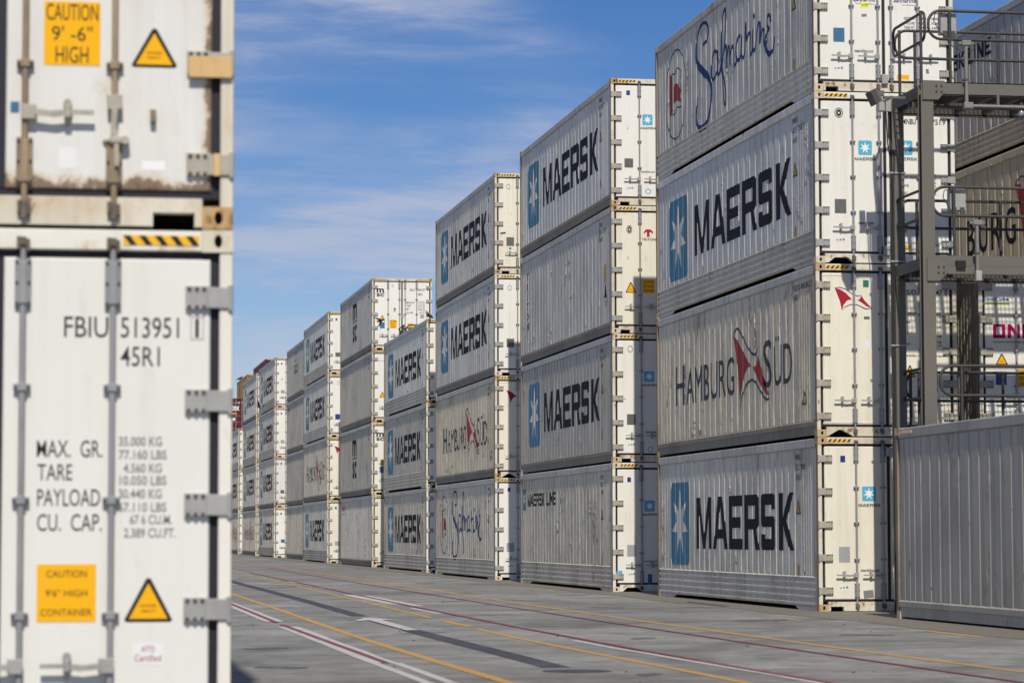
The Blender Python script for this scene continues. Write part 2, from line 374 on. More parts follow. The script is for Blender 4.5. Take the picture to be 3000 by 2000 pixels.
# flat 2-D shapes ------------------------------------------------------
_flat = {}
def curve_mesh(cu):
    o = bpy.data.objects.new('tmp', cu); col.objects.link(o)
    bpy.context.view_layer.update()
    dg = bpy.context.evaluated_depsgraph_get()
    me = bpy.data.meshes.new_from_object(o.evaluated_get(dg))
    bpy.data.objects.remove(o); return me
def text2d(s, bold=0.0):
    k = ('t', s, bold)
    if k not in _flat:
        cu = bpy.data.curves.new('t', 'FONT'); cu.body = s; cu.size = 1; cu.resolution_u = 3; cu.offset = bold
        cu.fill_mode = 'FRONT'
        me = curve_mesh(cu); _flat[k] = ([v.co.xy.copy() for v in me.vertices], [tuple(p.vertices) for p in me.polygons])
        bpy.data.meshes.remove(me); bpy.data.curves.remove(cu)
    return _flat[k]
def shape2d(key, loops):
    k = ('s', key)
    if k not in _flat:
        cu = bpy.data.curves.new('s', 'CURVE'); cu.dimensions = '2D'; cu.fill_mode = 'BOTH'
        for lp in loops:
            sp = cu.splines.new('POLY'); sp.points.add(len(lp)-1)
            for i, p in enumerate(lp): sp.points[i].co = (p[0], p[1], 0, 1)
            sp.use_cyclic_u = True
        me = curve_mesh(cu); _flat[k] = ([v.co.xy.copy() for v in me.vertices], [tuple(p.vertices) for p in me.polygons])
        bpy.data.meshes.remove(me); bpy.data.curves.remove(cu)
    return _flat[k]
def fit(flat, a0, a1, b0, b1):
    vs, fs = flat
    if not vs: return [], []
    x0 = min(v[0] for v in vs); x1 = max(v[0] for v in vs); y0 = min(v[1] for v in vs); y1 = max(v[1] for v in vs)
    dx = max(x1-x0, 1e-6); dy = max(y1-y0, 1e-6)
    return [(a0+(v[0]-x0)/dx*(a1-a0), b0+(v[1]-y0)/dy*(b1-b0)) for v in vs], fs
def arc(cx_, cy_, r, a0, a1, n=6):
    return [(cx_+r*math.cos(R(a0+(a1-a0)*i/n)), cy_+r*math.sin(R(a0+(a1-a0)*i/n))) for i in range(n+1)]
def rrect(a0, a1, b0, b1, r):
    return arc(a1-r, b1-r, r, 0, 90)+arc(a0+r, b1-r, r, 90, 180)+arc(a0+r, b0+r, r, 180, 270)+arc(a1-r, b0+r, r, 270, 360)
STAR = [(math.sin(math.pi*i/7)*(1 if i % 2 == 0 else .40), math.cos(math.pi*i/7)*(1 if i % 2 == 0 else .40)) for i in range(14)]
BLOCK = [  # condensed block capitals, 7.17 wide and 1 high
    [(0,0),(0,1),(.26,1),(.61,.28),(.97,1),(1.23,1),(1.23,0),(1.02,0),(1.02,.66),(.70,0),(.53,0),(.21,.66),(.21,0)],
    [(1.36,0),(1.76,1),(2.08,1),(2.52,0),(2.26,0),(2.18,.2),(1.68,.2),(1.60,0)], [(1.75,.38),(2.11,.38),(1.93,.84)],
    [(2.62,0),(2.62,1),(3.61,1),(3.61,.8),(2.86,.8),(2.86,.6),(3.50,.6),(3.50,.4),(2.86,.4),(2.86,.2),(3.61,.2),(3.61,0)],
    [(3.78,0),(3.78,1),(4.66,1),(4.74,.98),(4.79,.92),(4.79,.46),(4.75,.41),(4.62,.37),(4.83,0),(4.57,0),(4.38,.37),(4.02,.37),(4.02,0)],
    [(4.02,.56),(4.02,.80),(4.55,.80),(4.55,.56)],
    [(5.92,.72),(5.92,.92),(5.88,.98),(5.80,1),(5.10,1),(5.02,.98),(4.98,.92),(4.98,.49),(5.02,.43),(5.10,.41),(5.68,.41),(5.68,.2),(5.22,.2),(5.22,.28),
     (4.98,.28),(4.98,.08),(5.02,.02),(5.10,0),(5.80,0),(5.88,.02),(5.92,.08),(5.92,.52),(5.88,.58),(5.80,.60),(5.22,.60),(5.22,.8),(5.68,.8),(5.68,.72)],
    [(6.19,0),(6.19,1),(6.43,1),(6.43,.56),(6.86,1),(7.17,1),(6.68,.51),(7.19,0),(6.88,0),(6.43,.45),(6.43,0)]]
BLOCK2 = [  # the word LINE in the same hand
    [(0,0),(0,1),(.24,1),(.24,.2),(.82,.2),(.82,0)], [(.96,0),(.96,1),(1.20,1),(1.20,0)],
    [(1.40,0),(1.40,1),(1.64,1),(2.10,.42),(2.10,1),(2.34,1),(2.34,0),(2.10,0),(1.64,.58),(1.64,0)],
    [(2.54,0),(2.54,1),(3.4,1),(3.4,.8),(2.78,.8),(2.78,.6),(3.3,.6),(3.3,.4),(2.78,.4),(2.78,.2),(3.4,.2),(3.4,0)]]
def door_print(flat_fit, y):
    vs, fs = flat_fit
    return MB().add([(x, y, z) for x, z in vs], fs)

# ------------------------------------------------------------------ container geometry (local: x right, y back, z up)
CW, CL, CH = 2.438, 12.192, 2.896
def rib_profile(pitch=.41, depth=.020):
    """(y, x) outline of the side sheet: each rib has one flank turned to the doors"""
    ys = [.21, .36, .52, .67, .82, .97, 1.13]
    n = int(round((11.03-1.13)/pitch)); pt = (11.03-1.13)/n
    ys += [1.13+pt*(i+1) for i in range(n)]
    ys += [11.34, 11.58, 11.83]
    prof = [(.11, .024+depth)]
    for i, y in enumerate(ys):
        nx = ys[i+1] if i+1 < len(ys) else 12.08
        w = nx-y
        prof += [(y-.002, .024+depth), (y+.010, .024), (y+w*.62, .024), (y+w*.62+min(.13, w*.34), .024+depth)]
    prof.append((12.09, .024+depth)); return prof
PROF = {'S': rib_profile(.41, .0095), 'H': rib_profile(.43, .0095), 'D': rib_profile(.30, .012)}
def px_at(prof, y):
    for (y0, x0), (y1, x1) in zip(prof, prof[1:]):
        if y0 <= y <= y1: return x0+(x1-x0)*(y-y0)/(y1-y0)
    return prof[0][1]
def side_panel(prof, z0, z1):
    b = MB(); n = len(prof)
    zs = [z0, z0+.02, z1-.03, z1]
    vs = []
    for k, z in enumerate(zs):
        for (y, x) in prof:
            vs.append((x if k in (1, 2) else prof[0][1], y, z))
    fs = [(k*n+i+1, k*n+i, (k+1)*n+i, (k+1)*n+i+1) for k in range(3) for i in range(n-1)]
    return b.add(vs, fs)
def mirror(mbv):
    c = MB(); c.v = [(CW-x, y, z) for x, y, z in mbv.v]; c.f = list(mbv.f); c.sm = list(mbv.sm); return c
def both(fn, name, mat):
    a = fn(); return a.mesh(name, mat), mirror(a).mesh(name, mat)

MS = {}
def sides_for(key, prof, z0, matname):
    k = ('side', key, matname)
    if k not in MS:
        a = side_panel(prof, z0, 2.735)
        MS[k] = (a.mesh('side_panel', M[matname], False), mirror(a).mesh('side_panel', M[matname], True))
        MS[k][0].flip_normals() if MS[k][0].polygons[0].normal.x > 0 else None
    return MS[k]
def ribbed_low():      # horizontal ribs under the side sheet, feet at both ends
    b = MB(); pts = [(.030, .070)]
    for i in range(4):
        zb = .072+.118*i
        pts += [(.008, zb+.03), (.008, zb+.060), (.030, zb+.075), (.030, zb+.098)]
    pts += [(.004, .56), (.034, .585), (.06, .585), (.06, .07)]
    b.prism(pts, 'y', .115, 12.08)
    b.prism([(.178, .0), (1.30, .0), (1.55, .068), (.178, .068)], 'x', .020, .05)
    b.prism([(12.01, .0), (10.85, .0), (10.60, .068), (12.01, .068)], 'x', .020, .05)
    return b
def plain_low():
    b = MB()
    b.box(.018, .06, .115, 12.08, .035, .175)
    b.prism([(.018, .172), (-.0, .188), (-.0, .262), (.026, .285), (.06, .285), (.06, .172)], 'y', .112, 12.08)
    return b
def cross_members():
    b = MB()
    for i in range(30): b.box(.16, 2.28, .35+i*.395, .40+i*.395, .07, .15)
    return b
def holed_plate(x0, x1, z0, z1, y, d, hx, hz, rx, rz, n=12):
    """casting: block with an oval opening in its front face"""
    b = MB(); out = []; inn = []
    for i in range(n):
        a = 2*math.pi*i/n+math.pi/n; ca, sa = math.cos(a), math.sin(a)
        inn.append((hx+rx*ca, y, hz+rz*sa))
        t = 1/max(abs(ca), abs(sa)); ux, uz = ca*t, sa*t
        out.append(((x0+x1)/2+(x1-x0)/2*ux, y, (z0+z1)/2+(z1-z0)/2*uz))
    vs = out+inn+[(p[0], y+d, p[2]) for p in inn]
    fs = [(i, (i+1) % n, n+(i+1) % n, n+i) for i in range(n)]+[(n+i, n+(i+1) % n, 2*n+(i+1) % n, 2*n+i) for i in range(n)]
    b.add(vs, fs)
    b.add([(x0, y, z0), (x1, y, z0), (x1, y, z1), (x0, y, z1), (x0, y+.178, z0), (x1, y+.178, z0), (x1, y+.178, z1), (x0, y+.178, z1)],
          [(3, 2, 6, 7), (1, 0, 4, 5), (0, 3, 7, 4), (2, 1, 5, 6), (5, 4, 7, 6)])
    return b
def fix_ring(b): return b

def casting_mesh(mat):
    b = holed_plate(-.002, .160, 0, .118, -.004, .06, .083, .059, .022, .036)
    return b.mesh('corner_casting', M[mat], True)
for c in ('casting', 'casting_rust'): MS[c] = casting_mesh(c)
MS['hole'] = MB().box(.04, .13, .052, .060, .015, .105).mesh('opening', M['hole'])  # black plate at the back of each casting opening, painted for its shade
def post_mb():
    b = MB()
    b.prism([(0.0, .118), (.064, .118), (.064, 2.778), (0.0, 2.778)], 'y', .004, .03)
    b.prism([(.0, .004), (.064, .004), (.064, .034), (.055, .05), (.055, .115), (.0, .115)], 'z', .118, 2.778)
    return b
def post_clean():
    return MB().prism([(.0, .004), (.060, .004), (.066, .010), (.066, .04), (.052, .05), (.052, .115), (.0, .115)], 'z', .118, 2.778)
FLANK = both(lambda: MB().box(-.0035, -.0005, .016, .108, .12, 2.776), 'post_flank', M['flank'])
for c in ('post', 'post_clean'):
    MS[c] = both(post_clean, 'corner_post', M[c])
    hb = MB().cbox(.160, CW-.160, .006, .12, 2.775, 2.884)
    MS['head_'+c] = hb.mesh('door_header', M[c])
    # sill, with a square notch or an arch cut in it near each corner
    def sill(kind):
        b = MB(); w = CW
        if kind == 'square': cut = [(.20, 0), (.20, .085), (.42, .085), (.42, 0)]
        elif kind == 'arch': cut = [(.21, 0), (.21, .025), (.37, .115), (.43, .115), (.60, .025), (.60, 0)]
        else: cut = [(.22, 0), (.33, .10), (.56, .10), (.67, 0)]
        pts = [(.160, .0)]+cut+[(w-p[0], p[1]) for p in reversed(cut)]+[(w-.160, .0), (w-.160, .162), (.160, .162)]
        pts = [(p[0], max(p[1], .012) if p[1] == 0 else p[1]) for p in pts]
        # strips instead of one concave outline
        xs = sorted(set([p[0] for p in pts]))
        def low(x):
            lo = .012
            for (x0, z0), (x1, z1) in zip(cut, cut[1:]):
                for (a0, b0, a1, b1) in ((x0, z0, x1, z1), (w-x1, z1, w-x0, z0)):
                    if a0 <= x <= a1 and a1 > a0: lo = max(.012, b0+(b1-b0)*(x-a0)/(a1-a0))
            return lo
        for a, c2 in zip(xs, xs[1:]):
            if c2-a < 1e-5: continue
            la, lc = low(a+1e-5), low(c2-1e-5)
            b.add([(a, .008, la), (c2, .008, lc), (c2, .008, .162), (a, .008, .162), (a, .11, la), (c2, .11, lc), (c2, .11, .162), (a, .11, .162)],
                  [(0, 1, 2, 3), (3, 2, 6, 7), (1, 0, 4, 5), (6, 5, 4, 7)])
        return b
    for kd in ('square', 'arch', 'trap'): MS['sill_%s_%s' % (kd, c)] = sill(kd).mesh('door_sill', M[c])
MS['gasket'] = (MB().box(.066, .112, .040, .11, .163, 2.774).box(CW-.112, CW-.066, .040, .11, .163, 2.774)
                .box(.113, CW-.113, .040, .11, 2.735, 2.774).box(.113, CW-.113, .040, .11, .163, .201)
                  .box(1.195, 1.246, .034, .11, .206, 2.729)).mesh('door_gasket', M['gasket'])
def door_mb(x0, x1):
    b = MB().cbox(x0, x1, .024, .10, .202, 2.734, .008)
    return b
def door_frame_mb(x0, x1):
    b = MB(); w = .022
    b.cbox(x0+.012, x1-.012, .018, .0235, 2.727-.04, 2.727-.04+w, .002); b.cbox(x0+.012, x1-.012, .018, .0235, .225, .225+w, .002)
    b.cbox(x0+.012, x0+.012+w, .018, .0235, .25, 2.68, .002); b.cbox(x1-.012-w, x1-.012, .018, .0235, .25, 2.68, .002)
    return b
for dm in ('door', 'door_cream', 'door_stained', 'door_soft'):
    MS['L'+dm] = door_mb(.113, 1.194).mesh('door', M[dm]); MS['R'+dm] = door_mb(1.247, CW-.113).mesh('door', M[dm])
    MS['FL'+dm] = door_frame_mb(.113, 1.192).mesh('door_trim', M[dm]); MS['FR'+dm] = door_frame_mb(1.249, CW-.113).mesh('door_trim', M[dm])
def hinge_mb():
    b = MB()
    b.cbox(.012, .132, -.012, .008, -.056, .056, .004); b.cbox(.120, .245, -.002, .023, -.062, .062, .004)
    b.tube([(.008, -.004, -.066), (.008, -.004, .066)], .014, 8)
    return b
def hinge_bolts():
    b = MB()
    for x in (.148, .186, .226):
        for z in (-.048, .048):
            b.tube([(x, .0, z), (x, -.013, z)], .0095, 6)
    return b
for c in ('steel', 'steel_tan', 'steel_rust'):
    MS['hinge_'+c] = both(hinge_mb, 'hinge', M[c])
MS['bolts'] = both(hinge_bolts, 'bolt', M['bolt'])
def bar_mb():
    b = MB()
    b.tube([(0, 0, .07), (0, 0, 2.84)], .0175, 10)
    for z0, z1 in ((.215, .47), (2.47, 2.725)):
        b.cbox(-.042, .042, -.006, .022, z0, z1, .008); b.cbox(-.022, .022, -.026, .0, z0+.015, z1-.015, .006)
    for z in (.86, 1.46, 2.05):
        b.cbox(-.044, .044, -.012, .022, z-.018, z+.018, .005); b.cbox(-.024, .024, -.026, 0, z-.022, z+.022, .005)
    return b
def cam_mb(which):
    b = MB()
    for z, s in (((.10, -1),) if which else ((2.805, 1),)):
        b.cbox(-.034, -.012, -.028, .004, z-.035, z+.035, .006); b.cbox(.014, .034, -.030, .004, z-.045, z+.022, .006)
        b.box(-.02, .02, -.022, .004, z-.012, z+.014); b.cbox(-.016, .016, -.034, -.018, z-.05*(s < 0)-.012, z+.03, .004)
    return b
def bar_bolts():
    b = MB()
    for z0, z1 in ((.215, .47), (2.47, 2.725)):
        for x in (-.032, .032):
            for z in (z0+.02, (z0+z1)/2, z1-.02): b.tube([(x, -.004, z), (x, -.013, z)], .008, 6)
    for z in (.86, 1.46, 2.05):
        for x in (-.034, .034): b.tube([(x, -.010, z), (x, -.019, z)], .008, 6)
    return b
def handle_mb():
    b = MB(); z = .60
    b.cbox(-.060, .02, -.036, -.018, z-.040, z+.040, .005)
    b.prism([(-.05, z-.016), (-.05, z+.016), (-.14, z+.006), (-.22, z+.014), (-.36, z+.014), (-.36, z-.010), (-.23, z-.010), (-.16, z-.026)], 'y', -.045, -.030)
    b.cbox(-.24, -.205, -.052, .02, z-.03, z+.035, .006); b.tube([(-.222, -.04, z+.05), (-.222, .02, z+.05)], .022, 10)
    b.tube([(-.222, -.03, z-.02), (-.222, .02, z-.06)], .012, 8)
    return b
for c in ('bar', 'bar_rust'):
    MS[c] = bar_mb().mesh('locking_bar', M[c]); MS[c+'_handle'] = handle_mb().mesh('bar_handle', M['steel' if c == 'bar' else 'steel_tan'])
    MS[c+'_handle_r'] = (lambda a: (setattr(a, 'v', [(-x, y, z) for x, y, z in a.v]), a)[1])(handle_mb()).mesh('bar_handle', M['steel' if c == 'bar' else 'steel_tan'])
MS['cam'] = [cam_mb(q).mesh('bar_cam', M['cam']) for q in (0, 1)]; MS['bar_bolts'] = bar_bolts().mesh('bolt', M['bolt'])
MS['lock_box'] = MB().cbox(1.165, 1.275, -.05, .02, .13, .30, .012).mesh('lock_box', M['grey_patch'])
MS['lock_box_top'] = MB().cbox(1.165, 1.275, -.05, .02, 2.57, 2.72, .012).mesh('lock_box', M['grey_patch'])
def stripes_mb(sg):
    b = MB(); b.box(0, .40, .0025, .0058, 0, .052); return b
MS['stripe_base'] = stripes_mb(1).mesh('hazard_strip', M['stripe'])
def stripe_black():
    b = MB(); n = 5
    for i in range(n):
        x = i*.082
        b.add([(x-.0+.0, .0008, .001), (x+.034, .0008, .001), (x+.072, .0008, .051), (x+.036, .0008, .051)], [(0, 1, 2, 3)])
    return b
MS['stripe_black'] = stripe_black().mesh('black_stripe', M['black'])
MS['stripe_black_m'] = (lambda a: (setattr(a, 'v', [(.40-x, y, z) for x, y, z in a.v]), a)[1])(stripe_black()).mesh('black_stripe', M['black'])
MS['shell'] = MB().box(.062, CW-.062, .112, 12.088, .165, 2.83).mesh('insulated_shell', M['grime'])
MS['roof'] = MB().box(.05, CW-.05, .12, 12.07, 2.832, 2.872).mesh('roof', M['rail'])
MS['far_frame'] = (MB().box(0, .064, 12.09, 12.19, .118, 2.778).box(CW-.064, CW, 12.09, 12.19, .118, 2.778)
                   .box(.16, CW-.16, 12.08, 12.185, 2.775, 2.884).box(.16, CW-.16, 12.08, 12.185, .012, .162).box(.064, CW-.064, 12.10, 12.17, .163, 2.774)).mesh('machinery_end', M['flank'])
MS['cross'] = cross_members().mesh('cross_member', M['under'])
for k, fn in (('S', ribbed_low), ('H', plain_low)):
    a = fn(); MS['low'+k] = (a.mesh('lower_rail', M['grime']), mirror(a).mesh('lower_rail', M['grime']))
    for mt in ('side_mid', 'side_warm', 'side_light', 'side_dark'):
        if k == 'S' or mt == 'side_dark': MS['low'+k+mt] = (remat(MS['low'+k][0], M[mt]), remat(MS['low'+k][1], M[mt]))
def top_rail():
    return MB().prism([(.002, 2.735), (.002, 2.862), (.016, 2.878), (.052, 2.878), (.052, 2.735)], 'y', .174, 12.018).prism([(.0345, 2.722), (.012, 2.735), (.05, 2.7352), (.05, 2.722)], 'y', .12, 12.07)
for mt in ('rail', 'side_dark', 'side_beige', 'side_light'):
    MS['top'+mt] = both(top_rail, 'top_rail', M[mt])
LOWMIX = {}

def plate(b0, b1, z0, z1, y=.0205): return MB().cbox(b0, b1, y, .0235, z0, z1, .0012)
def draped(flat_fit, prof, off=.0028):
    """lay a flat print on the ribbed side sheet; flat coordinates are (distance from door end, height)"""
    vs, fs = flat_fit
    bm = bmesh.new()
    bv = [bm.verts.new((0, a, z)) for a, z in vs]
    for f in fs:
        try: bm.faces.new([bv[i] for i in f])
        except ValueError: pass
    a0 = min(v[0] for v in vs); a1 = max(v[0] for v in vs)
    for (y, x) in prof:
        if a0 < y < a1:
            bmesh.ops.bisect_plane(bm, geom=bm.verts[:]+bm.edges[:]+bm.faces[:], plane_co=(0, y, 0), plane_no=(0, 1, 0), dist=1e-5)
    for v in bm.verts: v.co.x = px_at(prof, v.co.y)-off
    return bm
def draped_mesh(name, mat, flat_fit, prof, off=.0028):
    k = (name, mat, id(prof), tuple(round(c, 3) for v in flat_fit[0][:6] for c in v), len(flat_fit[0]), off)
    if k not in MS:
        bm = draped(flat_fit, prof, off); me = bpy.data.meshes.new(name); bm.normal_update()
        for f in bm.faces:
            if f.normal.x > 0: f.normal_flip()
        bm.to_mesh(me); bm.free(); me.materials.append(M[mat]); MS[k] = me
    return MS[k]
def rev(ff):      # mirror so that text reads from the far end towards the doors
    return ff
def side_fit(flat, y_far, y_near, z0, z1):
    return fit(flat, y_far, y_near, z0, z1)

def ribbon(key, pts, w):
    """variable-width stroke as a strip of quads; returns (verts, faces, t)"""
    # smooth with Catmull-Rom
    P = [Vector(p) for p in pts]; out = []; ws = []
    for i in range(len(P)-1):
        p0 = P[max(i-1, 0)]; p1 = P[i]; p2 = P[i+1]; p3 = P[min(i+2, len(P)-1)]
        for k in range(4):
            t = k/4
            out.append(.5*((2*p1)+(p2-p0)*t+(2*p0-5*p1+4*p2-p3)*t*t+(-p0+3*p1-3*p2+p3)*t**3)); ws.append(w[i]+(w[i+1]-w[i])*t)
    out.append(P[-1]); ws.append(w[-1])
    vs = []
    for i, p in enumerate(out):
        t = (out[min(i+1, len(out)-1)]-out[max(i-1, 0)]);
        if t.length < 1e-6: t = Vector((1, 0))
        t.normalize(); n = Vector((-t.y, t.x))*ws[i]*.5
        vs += [tuple(p+n), tuple(p-n)]
    return vs, [(2*i, 2*i+1, 2*i+3, 2*i+2) for i in range(len(out)-1)]
# script wordmark: pen strokes as (distance from door end, height), with pen widths
SCRIPT = []
def _cv(x, y):  # trace units -> metres on the side sheet (perspective removed with two fitted polynomials)
    return x, y
def stroke(pts, w): SCRIPT.append((pts, w if isinstance(w, list) else [w]*len(pts)))
stroke([(7.98, 2.2), (7.69, 2.23), (7.55, 2.33), (7.54, 2.46), (7.73, 2.59), (8.05, 2.63), (8.3, 2.55), (8.5, 2.36), (8.56, 2.16), (8.54, 2.0), (8.36, 1.85), (7.93, 1.65), (7.5, 1.46), (7.33, 1.26), (7.34, 1.02), (7.45, 0.8), (7.74, 0.6), (8.1, 0.55), (8.4, 0.62), (8.57, 0.76), (8.57, 0.97), (8.46, 1.18), (8.41, 1.24)], [0.07, 0.07, 0.082, 0.094, 0.07, 0.07, 0.07, 0.073, 0.085, 0.108, 0.155, 0.179, 0.141, 0.094, 0.082, 0.094, 0.141, 0.179, 0.12, 0.073, 0.07, 0.07, 0.07])
stroke([(6.84, 1.86), (7.06, 1.9), (7.23, 1.76), (7.33, 1.53), (7.22, 1.39), (7.0, 1.39), (6.82, 1.55), (6.75, 1.77), (6.81, 1.85), (6.85, 1.52), (6.72, 1.4), (6.54, 1.47)], [0.07, 0.07, 0.07, 0.07, 0.07, 0.07, 0.07, 0.07, 0.07, 0.07, 0.07, 0.07])
stroke([(6.62, 1.45), (6.3, 1.76), (6.13, 2.24), (6.14, 2.53), (6.22, 2.56), (6.36, 2.46), (6.47, 2.13), (6.49, 1.63), (6.41, 1.18), (6.29, 0.79), (6.19, 0.75), (6.15, 0.9), (6.25, 1.18), (6.49, 1.46)], [0.07, 0.07, 0.07, 0.07, 0.07, 0.07, 0.07, 0.08, 0.08, 0.07, 0.07, 0.07, 0.07, 0.07])
stroke([(6.31, 1.76), (6.13, 1.86), (6.09, 1.73), (6.09, 1.41)], [0.07, 0.07, 0.07, 0.07])
stroke([(6.08, 1.62), (5.93, 1.8), (5.85, 1.72), (5.82, 1.42)], [0.07, 0.07, 0.07, 0.07])
stroke([(5.81, 1.61), (5.63, 1.77), (5.54, 1.66), (5.51, 1.42), (5.42, 1.36), (5.3, 1.44)], [0.07, 0.07, 0.07, 0.07, 0.07, 0.07])
stroke([(5.01, 1.84), (5.18, 1.85), (5.32, 1.75), (5.36, 1.6), (5.29, 1.45), (5.13, 1.41), (4.98, 1.51), (4.92, 1.72)], [0.07, 0.07, 0.07, 0.07, 0.07, 0.07, 0.07, 0.07])
stroke([(4.91, 1.83), (4.96, 1.51), (4.87, 1.4), (4.71, 1.48)], [0.07, 0.07, 0.07, 0.07])
stroke([(4.71, 1.48), (4.63, 1.96), (4.59, 1.97), (4.6, 1.82), (4.55, 1.66)], [0.07, 0.07, 0.07, 0.07, 0.07])
stroke([(4.55, 1.66), (4.43, 1.77), (4.32, 1.77), (4.29, 1.7), (4.35, 1.45), (4.27, 1.35), (4.14, 1.43)], [0.07, 0.07, 0.07, 0.07, 0.07, 0.07, 0.07])
stroke([(4.08, 1.8), (4.14, 1.48), (4.05, 1.39), (3.91, 1.48)], [0.07, 0.07, 0.07, 0.07])
stroke([(4.05, 2.07), (4.03, 1.98)], [0.07, 0.07])
stroke([(3.91, 1.48), (3.75, 1.79), (3.64, 1.83), (3.61, 1.72), (3.64, 1.44)], [0.07, 0.07, 0.07, 0.07, 0.07])
stroke([(3.64, 1.5), (3.45, 1.65), (3.32, 1.64), (3.32, 1.55), (3.33, 1.41), (3.25, 1.35), (3.12, 1.44)], [0.07, 0.07, 0.07, 0.07, 0.07, 0.07, 0.07])
stroke([(2.86, 1.69), (2.87, 1.79), (3.0, 1.85), (3.12, 1.81), (3.12, 1.68), (2.95, 1.59), (3.11, 1.56), (3.25, 1.44), (3.21, 1.28), (3.01, 1.15), (2.8, 1.15), (2.65, 1.24), (2.61, 1.39)], [0.07, 0.07, 0.07, 0.07, 0.07, 0.07, 0.07, 0.07, 0.096, 0.118, 0.075, 0.07, 0.07])
HSFLAG_RED = [[(5.70,2.08),(5.45,2.0),(5.2,1.86),(4.95,1.72),(4.7,1.58),(4.45,1.45),(4.33,1.42),(4.55,1.44),(4.75,1.40),(4.95,1.28),(5.10,1.10),(5.22,.90),(5.24,.86),(5.30,1.10),(5.42,1.5),(5.56,1.85)],
              [(3.92,1.61),(3.97,1.50),(4.08,1.43),(4.30,1.415),(4.12,1.30),(3.9,1.16),(3.6,.98),(3.3,.86),(3.17,.84),(3.35,1.0),(3.55,1.2),(3.75,1.42)]]
HSFLAG_LINES = [([(5.73,2.04),(5.62,2.15),(5.42,2.20),(5.2,2.12),(4.95,1.98),(4.7,1.83),(4.45,1.71),(4.2,1.64),(4.02,1.66),(3.93,1.76)], [.03,.04,.045,.045,.04,.04,.045,.055,.05,.02]),
                ([(5.22,.70),(5.12,.88),(4.95,1.02),(4.75,1.12),(4.5,1.18),(4.25,1.17),(4.0,1.08),(3.75,.95),(3.5,.83),(3.3,.78),(3.17,.80)], [.02,.03,.04,.045,.045,.045,.045,.045,.05,.05,.03])]
def add_script(parent, prof):
    for i, (pts, w) in enumerate(SCRIPT):
        ff = ribbon(i, pts, w)
        obj('script_stroke', draped_mesh('script_stroke%d' % i, 'navy_blue', ff, prof, .0028+.0004*(i % 4)), parent)
    # oval emblem with a swallow-tailed pennant
    el = lambda r: [(10.36+.95*r*math.cos(t*math.pi/24), 1.60+.93*r*math.sin(t*math.pi/24)) for t in range(48)]
    obj('emblem_ring', draped_mesh('emblem_ring', 'grey_print', shape2d('oval', [el(1.0), el(.965)]), prof), parent)
    obj('emblem_staff', draped_mesh('emblem_staff', 'grey_print', fit(([(0,0),(1,0),(1,1),(0,1)], [(0,1,2,3)]), 10.93, 10.88, .78, 2.12), prof), parent)
    obj('pennant', draped_mesh('pennant', 'red_side', shape2d('pen1', [[(10.86,2.05),(10.70,2.08),(10.66,1.95),(10.66,1.30),(10.72,1.22),(10.86,1.24),(10.86,1.55),(10.95,1.6),(10.95,1.75),(10.86,1.8)]]), prof), parent)
    obj('pennant', draped_mesh('pennant2', 'red_side', shape2d('pen2', [[(10.60,1.78),(10.40,1.84),(10.22,1.80),(10.02,1.68),(9.86,1.62),(9.98,1.52),(9.86,1.36),(10.10,1.42),(10.30,1.46),(10.48,1.44),(10.60,1.46)]]), prof), parent)
    for pts in ([(10.66,2.08),(10.45,2.03),(10.25,2.12),(10.05,2.08),(9.85,1.98)], [(10.66,1.22),(10.45,1.22),(10.25,1.32),(10.05,1.28),(9.86,1.28)], [(9.85,1.98),(9.98,1.80),(9.90,1.66)]):
        obj('emblem_line', draped_mesh('emblem_line%d' % int(pts[1][0]*100+pts[0][1]*10), 'grey_print', ribbon(0, pts, [.03]*len(pts)), prof, .0034), parent)

# ------------------------------------------------------------------ printed matter on doors
def dtext(parent, s, x0, x1, z0, z1, mat='black_print', bold=.018, name='lettering', y=.0224):
    k = ('dt', s, x0, x1, z0, z1, mat, bold, y)
    if k not in MS: MS[k] = door_print(fit(text2d(s, bold), x0, x1, z0, z1), y).mesh(name, M[mat], False); orient(MS[k])
    obj(name, MS[k], parent)
def orient(me):
    if me.polygons and sum(p.normal.y*p.area for p in me.polygons) > 0: me.flip_normals()
def dshape(parent, key, loops, mat, name, y=.0226):
    k = ('ds', key, mat, y)
    if k not in MS:
        f = shape2d(key, loops); MS[k] = door_print(f, y).mesh(name, M[mat], False); orient(MS[k])
    obj(name, MS[k], parent)
def drect(parent, x0, x1, z0, z1, mat, name, y=.0228, rotdeg=0):
    pts = [(x0, z0), (x1, z0), (x1, z1), (x0, z1)]
    if rotdeg:
        cx0, cz0 = (x0+x1)/2, (z0+z1)/2; c, s_ = math.cos(R(rotdeg)), math.sin(R(rotdeg))
        pts = [(cx0+(p[0]-cx0)*c-(p[1]-cz0)*s_, cz0+(p[0]-cx0)*s_+(p[1]-cz0)*c) for p in pts]
    b = MB().prism(pts, 'y', y, .0238)
    obj(name, b.mesh(name, M[mat]), parent)
def star_door(parent, x0, z1, w=.235, word='MAERSK', dark='black_print'):
    x1 = x0+w; z0 = z1-w*1.04; cx0, cz0 = (x0+x1)/2, (z0+z1)/2; r = w*.43
    dshape(parent, ('sq', x0, z1), [rrect(x0, x1, z0, z1, .024)], 'star_door', 'logo_panel')
    dshape(parent, ('st', x0, z1), [[(cx0+a*r, cz0+b_*r) for a, b_ in STAR]], 'white', 'star', .0212)
    loops = [[(x0-.065+p[0]/7.19*.385, z0-.095+p[1]*.052) for p in lp] for lp in BLOCK]
    dshape(parent, ('wd', x0, z1), loops, dark, 'lettering')
